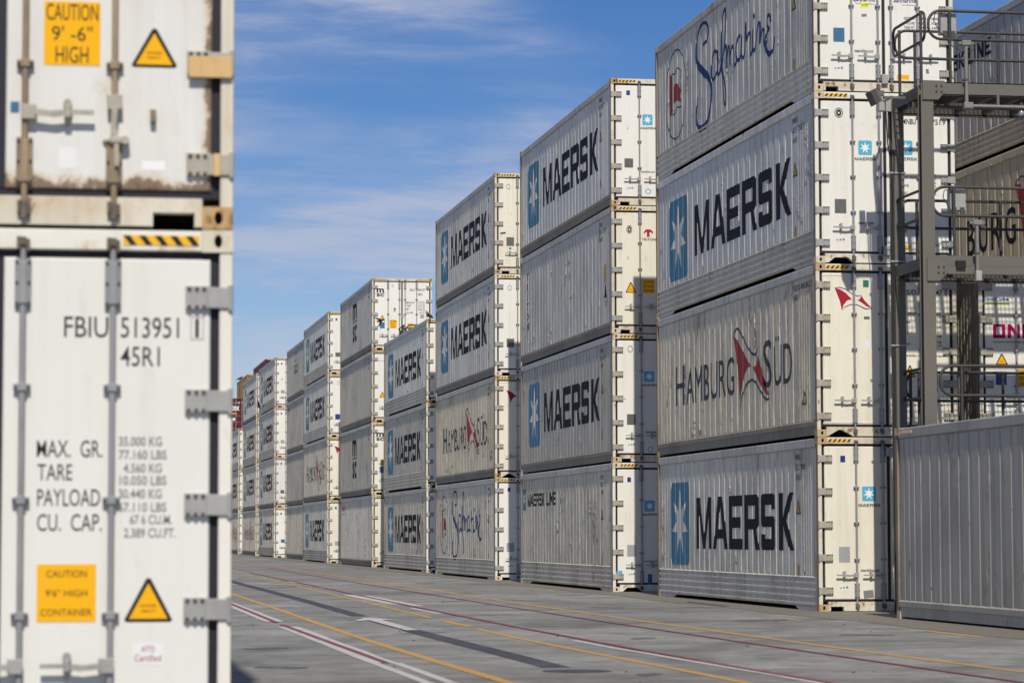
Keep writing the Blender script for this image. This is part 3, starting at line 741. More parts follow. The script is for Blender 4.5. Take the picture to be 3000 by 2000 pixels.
def triangle(parent, cx0, z0, w, h):
    dshape(parent, ('tri', cx0, z0, w), [[(cx0-w/2, z0+.012), (cx0-w/2+.01, z0), (cx0+w/2-.01, z0), (cx0+w/2, z0+.012), (cx0+.012, z0+h-.004), (cx0, z0+h), (cx0-.012, z0+h-.004)]], 'black', 'warning_triangle', .0226)
    q = .80
    dshape(parent, ('trj', cx0, z0, w), [[(cx0-w/2*q, z0+h*.075), (cx0+w/2*q, z0+h*.075), (cx0, z0+h*.075+h*q)]], 'yellow', 'warning_face', .0212)
    dtext(parent, 'DANGER', cx0-w*.17, cx0+w*.17, z0+h*.34, z0+h*.40, 'black_print', .0, 'lettering', .0202)
    dtext(parent, 'HEAVY', cx0-w*.15, cx0+w*.15, z0+h*.22, z0+h*.28, 'black_print', .0, 'lettering', .0202)
def caution(parent, x0, x1, z0, z1, lines, y=.0205):
    drect(parent, x0, x1, z0, z1, 'yellow', 'caution_sign', .0216)
    n = len(lines); h = (z1-z0)/n
    for i, (s, f, hh) in enumerate(lines):
        c = (x0+x1)/2; w = (x1-x0)*f/2; zc = z1-h*(i+.5)
        dtext(parent, s, c-w, c+w, zc-h*hh/2, zc+h*hh/2, 'black_print', 0, 'lettering', .0208)
def ring(parent, cx0, cz0, rx, rz, mat='black_print', inner=.82):
    dshape(parent, ('ring', cx0, cz0, rx, mat), [[(cx0+rx*q*math.cos(t*math.pi/12), cz0+rz*q*math.sin(t*math.pi/12)) for t in range(24)] for q in (1, inner)], mat, 'stamp_ring')

# ------------------------------------------------------------------ the reefer container
GROUP = 'refrigerated containers stacked along the yard lane'
def low_mesh(low, tone):
    k = 'low'+low+tone
    return MS.get(k, MS['low'+low])
def reefer(label, loc, tone='side_mid', low='S', ribs='S', door='door', post='post_clean', cast='casting', hinge='steel_tan', bar='bar', sill='square',
           top='rail', group=GROUP, detail=2, side=None, marks=None, trim=False, lowtone=None, boxz=None, rotz=0, handles=None):
    t = thing('refrigerated_container', label, 'container', loc, group, rotz)
    prof = PROF[ribs]; z0 = .575 if low == 'S' else .275
    sl, sr = sides_for(ribs+low, prof, z0, tone)
    sp = obj('side_panel', sl, t); obj('side_panel', sr, t)
    lw = low_mesh(low, lowtone or 'side_warm')
    obj('lower_rail', lw[0], t); obj('lower_rail', lw[1], t)
    for q in MS['top'+top]: obj('top_rail', q, t)
    obj('insulated_shell', MS['shell'], t); obj('roof', MS['roof'], t); obj('machinery_end', MS['far_frame'], t)
    o = obj('cross_member', MS['cross'], t); o['kind'] = 'stuff'
    for q, fl_ in zip(MS[post], FLANK): obj('post_flank', fl_, obj('corner_post', q, t))
    obj('door_header', MS['head_'+post], t); obj('door_sill', MS['sill_%s_%s' % (sill, post)], t); obj('door_gasket', MS['gasket'], t)
    for x in (0, CW-.158):
        for z in (0, CH-.124):
            for y in (0, CL-.178):
                if y > 0 and x > 0 and detail < 3: pass
                cc = obj('corner_casting', MS[cast], t, (x, y, z))
                if y == 0: obj('opening', MS['hole'], cc)
    for i, (x, sg) in enumerate((('L', 0), ('R', 1))):
        d = obj('door', MS[x+door], t)
        if trim: obj('door_trim', MS['F'+x+door], d)
        for k in range(5):
            h = obj('hinge', MS['hinge_'+hinge][sg], t, (0, 0, 2.53-.547*k))
            if detail > 1: obj('bolt', MS['bolts'][sg], h)
    for i, x in enumerate((.655, 1.115, 1.345, 1.812)):
        b = obj('locking_bar', MS[bar], t, (x, 0, 0)); obj('bar_cam', MS['cam'][0], b); obj('bar_cam', MS['cam'][1], b)
        if detail > 1: obj('bolt', MS['bar_bolts'], b)
        hm = (handles or 'llrr')[i]
        h_ = obj('bar_handle', MS[bar+('_handle' if hm == 'l' else '_handle_r')], b)
        if hm == 'd': h_.rotation_euler.y = R(88); h_.location = (-.60, 0, .66)
    for i, x in enumerate((.175, CW-.575)):
        s_ = obj('hazard_strip', MS['stripe_base'], t, (x, 0, 2.805)); obj('black_stripe', MS['stripe_black' if i == 0 else 'stripe_black_m'], s_)
    if boxz: obj('lock_box', MS['lock_box_top' if boxz == 2 else 'lock_box'], t)
    # what is printed on the left side
    if side:
        for sd_ in side: print_side(t, sd_, prof)
    if marks:
        for mk in marks: mk(t)
    return t
def print_side(t, sd_, prof):
    if sd_ == 'star':
        obj('logo_panel', draped_mesh('logo_panel', 'star_side', shape2d('sqs', [rrect(9.41, 11.04, .67, 2.33, .16)]), prof), t)
        obj('star', draped_mesh('star', 'side_light', shape2d('sts', [[(10.225+a*.72, 1.50+b*.72) for a, b in STAR]]), prof, .0046), t)
        lp = [[(8.78-p[0], 1.0+p[1]) for p in l] for l in BLOCK]
        obj('lettering', draped_mesh('block_lettering', 'navy', shape2d('blk', lp), prof), t)
    elif sd_ == 'small_star':
        obj('logo_panel', draped_mesh('logo_small', 'star_side', shape2d('sqm', [rrect(11.46, 12.0, 1.93, 2.48, .05)]), prof), t)
        obj('star', draped_mesh('star_small', 'side_light', shape2d('stm', [[(11.73+a*.23, 2.205+b*.23) for a, b in STAR]]), prof, .0046), t)
        k = 2.52/7.17
        obj('lettering', draped_mesh('block_small', 'navy', shape2d('blkm', [[(11.22-p[0]*k, 2.02+p[1]*.33) for p in l] for l in BLOCK]), prof), t)
        k = 1.32/3.4
        obj('lettering', draped_mesh('line_small', 'navy', shape2d('linem', [[(8.46-p[0]*k, 2.02+p[1]*.33) for p in l] for l in BLOCK2]), prof), t)
    elif sd_ == 'flag':
        for i, (s, a, b, z0, z1) in enumerate((('H', 10.50, 9.74, .99, 1.79), ('AMBURG', 9.56, 5.66, .98, 1.70), ('S', 3.54, 2.97, .98, 1.84), ('ÜD', 2.84, 1.62, .98, 1.86))):
            obj('lettering', draped_mesh('thin_lettering%d' % i, 'grey_print', fit(text2d(s, 0.0), a, b, z0, z1), prof), t)
        for i, lp in enumerate(HSFLAG_RED):
            obj('pennant', draped_mesh('pennant_red%d' % i, 'red_side', shape2d('hsr%d' % i, [lp]), prof), t)
        for i, (p, w) in enumerate(HSFLAG_LINES):
            obj('pennant_outline', draped_mesh('pennant_line%d' % i, 'grey_print', ribbon(i, p, w), prof, .0038), t)
    elif sd_ == 'script': add_script(t, prof)
    elif sd_ == 'ids' or (isinstance(sd_, tuple) and sd_[0] == 'ids'):
        ls = sd_[1] if isinstance(sd_, tuple) else ('MNBU', '355 870', '45R1')
        for i, s in enumerate(ls):
            w = .09*len(s)
            obj('identification_number', draped_mesh('idn'+s, 'grey_print', fit(text2d(s), 1.50, 1.50-w, 2.54-.17*i, 2.64-.17*i), prof), t)
    elif sd_ == 'tri':
        obj('warning_triangle', draped_mesh('side_tri', 'black_print', shape2d('strk', [[(1.50, 1.62), (1.16, 1.62), (1.33, 1.88)]]), prof), t)
        obj('warning_face', draped_mesh('side_tri2', 'yellow_side', shape2d('stry', [[(1.455, 1.64), (1.205, 1.64), (1.33, 1.835)]]), prof, .0046), t)
        obj('side_label', draped_mesh('side_lab', 'yellow_side', fit(([(0,0),(1,0),(1,1),(0,1)], [(0,1,2,3)]), 1.40, 1.28, .56, .76), prof), t)
    elif sd_ == 'tri_low':
        obj('warning_triangle', draped_mesh('side_tril', 'black_print', shape2d('strkl', [[(1.02, .57), (.70, .57), (.86, .83)]]), prof), t)
        obj('warning_face', draped_mesh('side_tri2l', 'yellow_side', shape2d('stryl', [[(.975, .59), (.745, .59), (.86, .785)]]), prof, .0046), t)
    elif sd_ == 'triton':
        for i, c in enumerate('TRITON'):
            z = 2.20-.262*i
            obj('lettering', draped_mesh('tr%d' % i, 'grey_print', fit(text2d(c, .01), 11.32 if c != 'I' else 11.20, 11.02 if c != 'I' else 11.14, z, z+.20), prof), t)
        obj('side_label', draped_mesh('trlab', 'yellow_side', fit(([(0,0),(1,0),(1,1),(0,1)], [(0,1,2,3)]), .98, .72, 1.22, 1.64), prof), t)
        obj('warning_triangle', draped_mesh('trtri', 'black_print', shape2d('trt', [[(1.0, .88), (.66, .88), (.83, 1.18)]]), prof), t)
    elif sd_ == 'msc':
        obj('lettering', draped_mesh('msc_m', 'navy', fit(text2d('m', .03), 7.30, 5.72, 1.72, 2.42), prof), t)
        obj('wave', draped_mesh('msc_w', 'navy', ribbon(0, [(7.42, 1.66), (7.1, 1.60), (6.8, 1.66), (6.5, 1.60), (6.2, 1.66), (5.9, 1.60), (5.6, 1.66)], [.05]*7), prof), t)
        obj('lettering', draped_mesh('msc_sc', 'navy', fit(text2d('sc', .03), 7.25, 5.75, .76, 1.50), prof), t)
    elif sd_ == 'seaco':
        obj('lettering', draped_mesh('seaco', 'red_side', fit(text2d('SEACO', .02), 11.6, 10.4, 2.33, 2.52), prof), t)
        obj('lettering', draped_mesh('seaco2', 'grey_print', fit(text2d('global', 0), 11.5, 10.6, 2.16, 2.27), prof), t)
    elif sd_ == 'cosco':
        obj('lettering', draped_mesh('cosco', 'navy_blue', fit(text2d('COSCO', .02), 8.0, 5.4, 1.35, 1.85), prof), t)
        obj('emblem_ring', draped_mesh('cosr', 'navy_blue', shape2d('cosr', [[(6.7+.7*q*math.cos(k*math.pi/16), 2.25+.28*q*math.sin(k*math.pi/16)) for k in range(32)] for q in (1, .8)]), prof), t)
    elif sd_ == 'line':
        k = 3.40
        lp = [[(52.02-43.73-(p[0])*(1.01/1.0)*.34+.0, 2.075+p[1]*.33) for p in l] for l in BLOCK2]
        obj('lettering', draped_mesh('line_word', 'navy', shape2d('linew', [[(8.62-p[0]*.39, 2.07+p[1]*.34) for p in l] for l in BLOCK2]), prof), t)
        obj('lettering', draped_mesh('name_word', 'navy', shape2d('namew', [[(11.36-p[0]*.35, 2.07+p[1]*.34) for p in l] for l in BLOCK]), prof), t)
    elif sd_ == 'burg':
        for i, (s, a, b) in enumerate((('H', 11.75, 11.15), ('A', 11.1, 10.6), ('M', 10.55, 9.85), ('B', 8.85, 8.38), ('U', 8.12, 7.60), ('R', 7.40, 6.80), ('G', 6.60, 6.00))):
            zz0, zz1 = 6.87-5.81, 7.60-5.81
            if i < 3: a += 1.2*0; 
            obj('lettering', draped_mesh('burg%d' % i, 'navy', fit(text2d(s, .012), a, b, zz0, zz1), prof), t)
        obj('pennant', draped_mesh('burgp', 'red_side', shape2d('burgp', [[(6.0, 2.20), (5.75, 2.17), (5.40, 1.95), (4.9, 1.62), (4.6, 1.50), (4.95, 1.40), (5.25, 1.15), (5.42, .80), (5.62, 1.3)]]), prof), t)
        obj('pennant_outline', draped_mesh('burgo', 'navy_blue', ribbon(0, [(6.02, 2.18), (5.85, 2.27), (5.6, 2.30), (5.2, 2.15), (4.8, 1.9), (4.4, 1.75)], [.02, .03, .03, .03, .03, .03]), prof, .0038), t)

def mk(fn, *a, **k): return lambda t: fn(t, *a, **k)
def com(s, x0=.72, x1=1.04, z0=.66, z1=.715): return mk(dtext, s, x0, x1, z0, z1)
def cert(t, z=.36):
    drect(t, .34, .54, z, z+.085, 'paper', 'paper_label')
    for i, h in enumerate((.012, .02, .03)):
        drect(t, .36+.055*i, .395+.055*i, z+.022, z+.03+h, 'faint_print', 'label_text', .0216)

# ================================================================== THE PLACE
# ground and paint -----------------------------------------------------
gm = MB()
xs = [-900, -60, 0, 3, 6, 9, 12, 20, 60, 900]; ys = [-200, -5, 20, 40, 60, 90, 130, 180, 260, 600, 2500]
gm.add([(x, y, 0) for y in ys for x in xs], [(j*len(xs)+i, j*len(xs)+i+1, (j+1)*len(xs)+i+1, (j+1)*len(xs)+i) for j in range(len(ys)-1) for i in range(len(xs)-1)])
struct('ground', gm.mesh('ground', M['ground'], False), label='worn grey concrete apron of the container yard')
def strip(name, pts, w, mat, z=.004, label=None, jag=0):
    """painted line: pts are (x, y) centres, far to near"""
    P = [Vector(p) for p in pts]; q = []
    for i in range(len(P)-1):
        n = max(1, int((P[i]-P[i+1]).length/1.2))
        for k in range(n): q.append(P[i].lerp(P[i+1], k/n))
    q.append(P[-1]); vs = []
    for p in q:
        a, b = (random.uniform(-jag, jag) for _ in range(2))
        vs += [(p.x-w/2+a, p.y, z), (p.x+w/2+b, p.y, z)]
    return struct(name, MB().add(vs, [(2*i, 2*i+2, 2*i+3, 2*i+1) for i in range(len(q)-1)]).mesh(name, M[mat], False), label=label)
def poly(name, pts, mat, z=.004, label=None):
    return struct(name, MB().add([(x, y, z) for x, y in pts], [tuple(range(len(pts)))]).mesh(name, M[mat]), label=label)
strip('yellow_line', [(9.0, 210), (8.98, 106), (8.80, 80), (8.72, 63), (8.62, 50), (8.63, 40), (8.69, 34), (8.77, 28), (8.90, 24), (9.0, 8)], .115, 'line_yellow', jag=.006, label='yellow line nearest the stacks')
strip('red_line', [(8.4, 210), (8.35, 129), (8.20, 97), (8.10, 79), (8.03, 62), (8.0, 50), (8.0, 40), (8.08, 32), (8.17, 26), (8.25, 22), (8.3, 8)], .062, 'line_red', .0085, label='thin dark red line beside the stacks')
strip('white_line', [(8.385, 210), (8.21, 97), (8.045, 62), (8.015, 40), (8.10, 32), (8.19, 26), (8.27, 22), (8.3, 8)], .085, 'line_white', .004, label='worn white line under the thin red one')
strip('red_line', [(6.9, 210), (6.75, 104), (6.66, 90), (6.53, 70), (6.44, 58), (6.36, 46), (6.36, 37), (6.43, 30), (6.50, 26), (6.60, 23), (6.7, 8)], .085, 'line_red', .0085, label='dark red line in the middle of the lane')
for a, b in (((6.60, 104), (6.58, 92)), ((6.46, 75.5), (6.45, 73))): strip('white_dash', [a, b], .09, 'line_white', .004)
poly('white_patch', [(6.13, 58.4), (6.42, 58.4), (6.36, 50), (6.18, 50.5)], 'line_white', label='white patch on the left of the red line')
poly('white_patch', [(6.47, 58), (6.62, 57.2), (6.62, 48.6), (6.45, 49)], 'line_white', label='white patch on the right of the red line')
strip('white_line', [(6.22, 47.5), (6.24, 44)], .12, 'line_white', .004, jag=.03)
strip('white_line', [(6.24, 32.6), (6.27, 30.0), (6.32, 29), (6.42, 26), (6.52, 23), (6.6, 8)], .085, 'line_white', .004, jag=.01, label='white line along the near end of the red line')
strip('yellow_line', [(6.4, 210), (6.20, 94), (6.16, 76), (5.95, 55.6), (5.86, 47.5), (5.78, 41.8)], .10, 'line_yellow', jag=.008, label='far half of the yellow line left of the lane')
strip('yellow_line', [(5.74, 40.2), (5.76, 37.7)], .13, 'line_yellow', jag=.02, label='short worn dash of the yellow line')
strip('yellow_line', [(5.73, 37), (5.70, 33.4), (5.74, 30.7), (5.82, 27.2), (5.90, 24), (6.0, 8)], .11, 'line_yellow', jag=.008, label='near half of the yellow line left of the lane')
strip('dark_line', [(4.95, 80), (4.92, 76), (4.90, 60), (4.88, 53), (4.80, 43)], .25, 'line_dark', label='far part of the blacked-out line')
poly('dark_line', [(4.67, 41.8), (4.92, 42.0), (4.90, 36.4), (4.66, 36.4)], 'line_dark', .004)
strip('dark_line', [(4.77, 36.4), (4.77, 34), (4.80, 30), (4.81, 26.05)], .27, 'line_dark', label='near part of the blacked-out line')
struct('dark_line', MB().add([(4.665+.0, 26.06, .004), (4.95, 26.06, .004), (4.95, 25.98, .004), (4.66, 25.98, .004)], [(0, 1, 2, 3)]).mesh('dark_line', M['line_dark']))
poly('arrow', [(4.40, 40.2), (4.76, 42.0), (4.90, 42.0), (5.12, 40.5), (4.90, 40.9), (4.87, 36.4), (4.69, 36.4), (4.70, 40.8)], 'line_white', .0085, 'worn white arrow painted over the blacked-out line')
poly('dark_patch', [(4.87+.33*math.cos(t*math.pi/12), 25.24+.30*math.sin(t*math.pi/12)) for t in range(24)], 'line_dark', label='oval dark patch below the end of the blacked-out line')
strip('yellow_line', [(4.1, 210), (3.92, 75), (3.89, 60), (3.88, 52), (3.84, 43.7), (3.80, 37.6), (3.80, 32.5), (3.84, 27.8), (3.90, 24.4), (4.0, 8)], .125, 'line_yellow', jag=.008, label='yellow line beside the double white line')
strip('red_line', [(3.4, 210), (3.30, 51), (3.25, 40.0)], .075, 'line_red', .0085, label='far part of the red stripe between the white lines')
strip('red_line', [(3.25, 39.1), (3.27, 34), (3.305, 27.2)], .075, 'line_red', .0085, label='near part of the red stripe between the white lines')
strip('white_line', [(3.28, 60), (3.27, 40.6)], .28, 'line_white', .004, jag=.012, label='far part of the double white line')
strip('white_line', [(3.27, 38.3), (3.28, 27.2)], .28, 'line_white', .004, jag=.012, label='near part of the double white line')
strip('white_line', [(3.40, 27.2), (3.42, 24), (3.5, 8)], .10, 'line_white', .004, jag=.01)
strip('white_line', [(3.19, 27.2), (3.22, 23.5), (3.3, 8)], .10, 'line_white', .004, jag=.01)
M['tyre'] = line_mat('rubber smear', (.075, .073, .070), .30)
for (x, y, l, w, sk) in ((10.4, 39.5, 2.6, .9, .5), (9.6, 47, 4, .5, -.4), (7.2, 33, 3, .35, .3), (10.9, 57, 5, .7, .6), (2.4, 31, 3, .5, .3), (2.2, 26.5, 2.4, .6, -.2), (7.6, 52, 6, .3, .5), (9.8, 72, 8, .6, .4), (5.4, 24.5, 1.5, .25, .2), (10.2, 33.5, 2.0, .5, -.5), (1.9, 36, 3, .5, .2)):
    n = 9; vs = []
    for k in range(n):
        t_ = k/(n-1); l = min(l, .55); ww = w*math.sin(math.pi*(t_*.9+.05))*random.uniform(.7, 1.1); xx = x+sk*(t_-.5)
        vs += [(xx-ww/2, y-l/2+l*t_, .0035), (xx+ww/2, y-l/2+l*t_, .0035)]
    struct('tyre_smear', MB().add(vs, [(2*i, 2*i+1, 2*i+3, 2*i+2) for i in range(n-1)]).mesh('tyre_smear', M['tyre'], False))
for (x, y, l) in ((11.9, 49, 3.2), (11.2, 62, 3.0), (11.4, 33.5, 2.2), (11.0, 40, 1.6)): strip('worn_yellow_mark', [(x, y+l/2), (x-.02, y-l/2)], .10, 'line_yellow', .004, jag=.02)
dm = MB(); n = 150; vs = []
for i in range(n+1):
    y = 225-i*1.5; vs += [(11.62+.10*math.sin(y*.7)+random.uniform(-.07, .07), y, .004), (15.5, y, .004)]
dm.add(vs, [(2*i, 2*i+2, 2*i+3, 2*i+1) for i in range(n)])
struct('dust_strip', dm.mesh('dust_strip', M['dust'], False), label='strip of brown dust along the foot of the stacks')
bb = MB()
for _ in range(170):
    x = random.uniform(-1, 12); y = random.uniform(20, 110); s_ = random.uniform(.003, .012)
    bb.box(x-s_, x+s_, y-s_*1.5, y+s_*1.5, .0045, .006+s_*.5)
struct('litter', bb.mesh('litter', M['black']), 'stuff', 'small dark crumbs and stones scattered on the concrete')

# stacks ---------------------------------------------------------------
LV = 2.896
SX = {0: (12.675, 27.824), 1: (12.524, 43.729), 2: (12.368, 59.80), 3: (12.355, 76.154), 4: (12.614, 92.414), 5: (12.579, 108.392),
      6: (12.454, 124.977), 7: (12.931, 140.612), 8: (12.656, 157.873), 9: (12.717, 173.271), 10: (12.675, 189.276)}
def at(st, lv, dx=0, dy=0): return (SX[st][0]+dx, SX[st][1]+dy, LV*(lv-1))
def blue_tag(x0=.36, z0=2.47): return mk(drect, x0, x0+.085, z0, z0+.11, 'blue_sign', 'blue_sticker')
STACK = {1: 'nearest four-high stack', 2: 'second stack back', 3: 'third stack back', 4: 'fourth stack back', 5: 'fifth stack back',
         6: 'sixth stack back', 7: 'seventh stack back', 8: 'eighth stack back', 9: 'ninth stack back', 10: 'three-high stack ending the row'}
POSN = {1: 'bottom of the ', 2: 'second up in the ', 3: 'third up in the ', 4: 'top of the '}
def lab(desc, st, lv):
    p = POSN[lv]
    if lv == 3 and st in (4, 10): p = 'top of the '
    return desc+', '+p+STACK[st]

# nearest four-high stack
reefer(lab('star container with rust-stained cream doors', 1, 1), at(1, 1), 'side_mid', 'S', 'S', 'door_cream', 'post', 'casting_rust', 'steel_tan', sill='square', lowtone='side_mid', boxz=2,
       side=['star', ('ids', ('MNBU', '322 983', '45R1')), 'tri'],
       marks=[blue_tag(.39, 2.47), mk(star_door, .76, 2.07), mk(drect, .35, .54, .81, 1.07, 'grey_patch', 'data_plate'), com('maerskline.com', .72, 1.05, .655, .71), cert,
              mk(drect, .77, .94, .22, .35, 'faint_print', 'torn_sticker', .0228, 6)])
reefer(lab('container with red pennant between thin grey letters', 1, 2), at(1, 2, -.005), 'side_cream', 'H', 'H', 'door_cream', 'post', 'casting_rust', 'steel_tan', sill='arch', trim=True, boxz=0,
       side=['flag', ('ids', ('SUDU 804247 0', '45R1')), 'tri_low'],
       marks=[mk(drect, .82, .92, 2.50, 2.62, 'green', 'green_sticker'), mk(drect, .83, .93, 1.96, 2.01, 'grey_plate', 'number_plate'), mk(drect, .81, .92, 1.48, 1.58, 'paper', 'paper_label', .0228, 20),
              mk(dshape, 'hsd1', [[(.33,2.48),(.42,2.46),(.52,2.40),(.62,2.30),(.63,2.29),(.55,2.28),(.48,2.20),(.45,2.10),(.42,2.25),(.37,2.38)]], 'red', 'pennant'),
              mk(dshape, 'hsd2', [[(.72,2.28),(.76,2.30),(.79,2.36),(.85,2.27),(.99,2.13),(.88,2.18),(.78,2.25)]], 'red', 'pennant'),
              mk(dshape, 'hsd3', [[(.33,2.485),(.42,2.50),(.52,2.47),(.62,2.40),(.72,2.355),(.79,2.37),(.79,2.36),(.72,2.34),(.62,2.385),(.52,2.455),(.42,2.485),(.33,2.475)]], 'navy_blue', 'pennant_outline', .0218),
              mk(dshape, 'hsd4', [[(.45,2.10),(.50,2.17),(.60,2.215),(.72,2.21),(.85,2.15),(.99,2.13),(.85,2.13),(.72,2.195),(.60,2.20),(.50,2.155)]], 'navy_blue', 'pennant_outline', .0218),
              mk(dtext, 'SUDU', 1.57, 1.79, 2.38, 2.47), mk(dtext, '804247', 1.87, 2.20, 2.38, 2.47), mk(dtext, '0', 2.24, 2.29, 2.38, 2.47),
              mk(dtext, 'MAX. GROSS', 1.45, 1.75, 2.05, 2.09), mk(dtext, 'TARE', 1.50, 1.64, 1.90, 1.94), mk(dtext, 'MAX.CARGO', 1.47, 1.74, 1.72, 1.76), mk(dtext, 'CU. CAP.', 1.45, 1.64, 1.54, 1.58),
              mk(dtext, 'KG', 2.11, 2.17, 2.05, 2.09), mk(dtext, 'LB', 2.11, 2.17, 1.99, 2.03), mk(dtext, 'KG', 2.11, 2.17, 1.90, 1.94), mk(dtext, 'LB', 2.11, 2.17, 1.83, 1.87), mk(dtext, 'KG', 2.11, 2.17, 1.74, 1.78),
              mk(dtext, 'LB', 2.11, 2.17, 1.67, 1.71), mk(dtext, 'CU.M', 2.06, 2.17, 1.57, 1.61), mk(dtext, 'CU.FT', 2.06, 2.18, 1.51, 1.55),
              mk(dtext, '=34.000kg for railway transport', 1.50, 2.25, 1.33, 1.38), mk(triangle, 1.62, 1.0, .19, .20), mk(drect, 1.98, 2.10, 1.10, 1.21, 'grey_plate', 'data_plate'),
              mk(drect, .44, .52, .335, .37, 'paper', 'paper_label')])
reefer(lab('star container with round door stamp', 1, 3), at(1, 3), 'side_light', 'S', 'S', 'door', 'post_clean', 'casting', 'steel', sill='trap', lowtone='side_mid', boxz=1, top='side_light',
       side=['star', ('ids', ('MNBU', '423 751 9', '45R1')), 'tri'],
       marks=[mk(ring, .425, 2.535, .072, .085), mk(ring, .425, 2.535, .045, .058, 'black_print', .35), mk(star_door, .76, 2.075), mk(star_door, 1.47, 2.09),
              mk(dtext, 'MNBU', 1.53, 1.77, 2.365, 2.46), mk(dtext, '423', 1.83, 1.99, 2.365, 2.46), mk(dtext, '751', 2.05, 2.20, 2.365, 2.46), mk(dtext, '9', 2.235, 2.285, 2.365, 2.46), mk(dtext, '45R1', 1.90, 2.06, 2.22, 2.31),
              mk(drect, .34, .54, .84, 1.08, 'grey_plate', 'data_plate'), com('maersk.com', .75, 1.01), cert,
              mk(dtext, 'MAX. GROSS', 1.53, 1.78, 1.44, 1.48), mk(dtext, 'TARE', 1.53, 1.63, 1.31, 1.35), mk(dtext, 'NET', 1.53, 1.61, 1.18, 1.22), mk(dtext, 'CU. CAP', 1.53, 1.70, 1.05, 1.09),
              mk(dtext, 'KGS.', 2.03, 2.12, 1.49, 1.53), mk(dtext, 'LBS.', 2.03, 2.12, 1.43, 1.47), mk(dtext, 'KGS.', 2.03, 2.12, 1.36, 1.40), mk(dtext, 'LBS.', 2.03, 2.12, 1.30, 1.34), mk(dtext, 'KGS.', 2.03, 2.12, 1.23, 1.27), mk(dtext, 'LBS.', 2.03, 2.12, 1.17, 1.21),
              mk(drect, 1.50, 1.65, .25, .32, 'yellow', 'orange_label'), mk(dtext, 'STAR COOL', 1.93, 2.17, .31, .35)])
reefer(lab('container with blue script and a pennant oval', 1, 4), at(1, 4), 'side_mid', 'S', 'S', 'door', 'post', 'casting', 'steel_tan', sill='square', lowtone='side_mid', boxz=1,
       side=['script', 'tri'],
       marks=[mk(drect, .345, .54, .84, 1.08, 'blue_plate', 'data_plate'), com('maerskline.com', .71, 1.04, .67, .73), cert,
              mk(drect, .82, .97, 1.44, 1.52, 'lemon', 'yellow_tape', .0228, 7), mk(dtext, 'CAN & DRY', .835, .955, 1.46, 1.50, 'black_print', 0, 'lettering', .0216), mk(drect, .84, .93, 1.28, 1.33, 'faint_print', 'torn_sticker', .0228, 5),
              mk(dshape, 'sfd1', [[(x, z) for x, z in ribbon(0, [(.72, 1.66), (.70, 1.60), (.74, 1.52), (.80, 1.50), (.84, 1.56), (.80, 1.62)], [.008]*6)[0][::2]]+[(x, z) for x, z in ribbon(0, [(.72, 1.66), (.70, 1.60), (.74, 1.52), (.80, 1.50), (.84, 1.56), (.80, 1.62)], [.008]*6)[0][1::2]][::-1]], 'navy_blue', 'script_stroke'),
              mk(dtext, 'Safmarine', .70, 1.08, 1.54, 1.63, 'navy_blue'), mk(dtext, 'Safmarine', 1.40, 1.80, 1.54, 1.63, 'navy_blue'), mk(dtext, 'www.safmarine.com', 1.55, 1.80, 1.49, 1.515, 'faint_print'), mk(dtext, 'www.safmarine.com', .90, 1.08, 1.49, 1.515, 'faint_print'),
              mk(dtext, 'GROSS WT.', 1.58, 1.80, 1.25, 1.30), mk(dtext, 'PAYLOAD', 1.58, 1.78, 1.17, 1.22), mk(dtext, 'TARE WT.', 1.58, 1.78, 1.095, 1.145),
              mk(dtext, '74.960 LB. 34,000 KG', 1.84, 2.27, 1.25, 1.30), mk(dtext, '65.220 LB. 29,580 KG', 1.84, 2.27, 1.17, 1.22), mk(dtext, '9.740 LB.  4,420 KG', 1.84, 2.27, 1.095, 1.145),
              mk(drect, 1.45, 1.66, .23, .31, 'yellow', 'orange_label'), mk(drect, 1.98, 2.15, .28, .31, 'paper', 'paper_label'), mk(drect, 1.96, 2.01, .34, .42, 'faint_print', 'tape_scrap', .0228, 8)])
# second stack
reefer(lab('container with tiny star panel and two small words', 2, 1), at(2, 1), 'side_warm', 'S', 'S', 'door', 'post_clean', 'casting', 'steel_tan', sill='trap', lowtone='side_warm',
       side=['small_star', ('ids', ('MWCU', '620 112', '45R1')), 'tri'],
       marks=[blue_tag(.34, 2.45), mk(star_door, .73, 2.04), mk(drect, .33, .53, .79, 1.05, 'grey_patch', 'data_plate'), com('maerskline.com', .71, 1.03, .67, .71), cert, mk(drect, .08, .22, .38, .47, 'star_door', 'blue_scrap', .0228, 10),
              mk(drect, .80, .90, .14, .40, 'blue_plate', 'hanging_label')])
reefer(lab('dull grey container with blue star square', 2, 2), at(2, 2, .01), 'side_dim', 'H', 'S', 'door', 'post', 'casting', 'steel_tan', sill='square',
       side=['star', 'ids', 'tri'],
       marks=[mk(ring, .41, 2.545, .058, .075), mk(star_door, .73, 2.05), mk(drect, .33, .53, .84, 1.08, 'grey_plate', 'data_plate'), com('maersk.com', .75, 1.0), cert, mk(ring, .87, .29, .06, .065, 'star_door', .7), mk(drect, .2, .31, 1.415, 1.425, 'blue_sign', 'blue_scratch')])
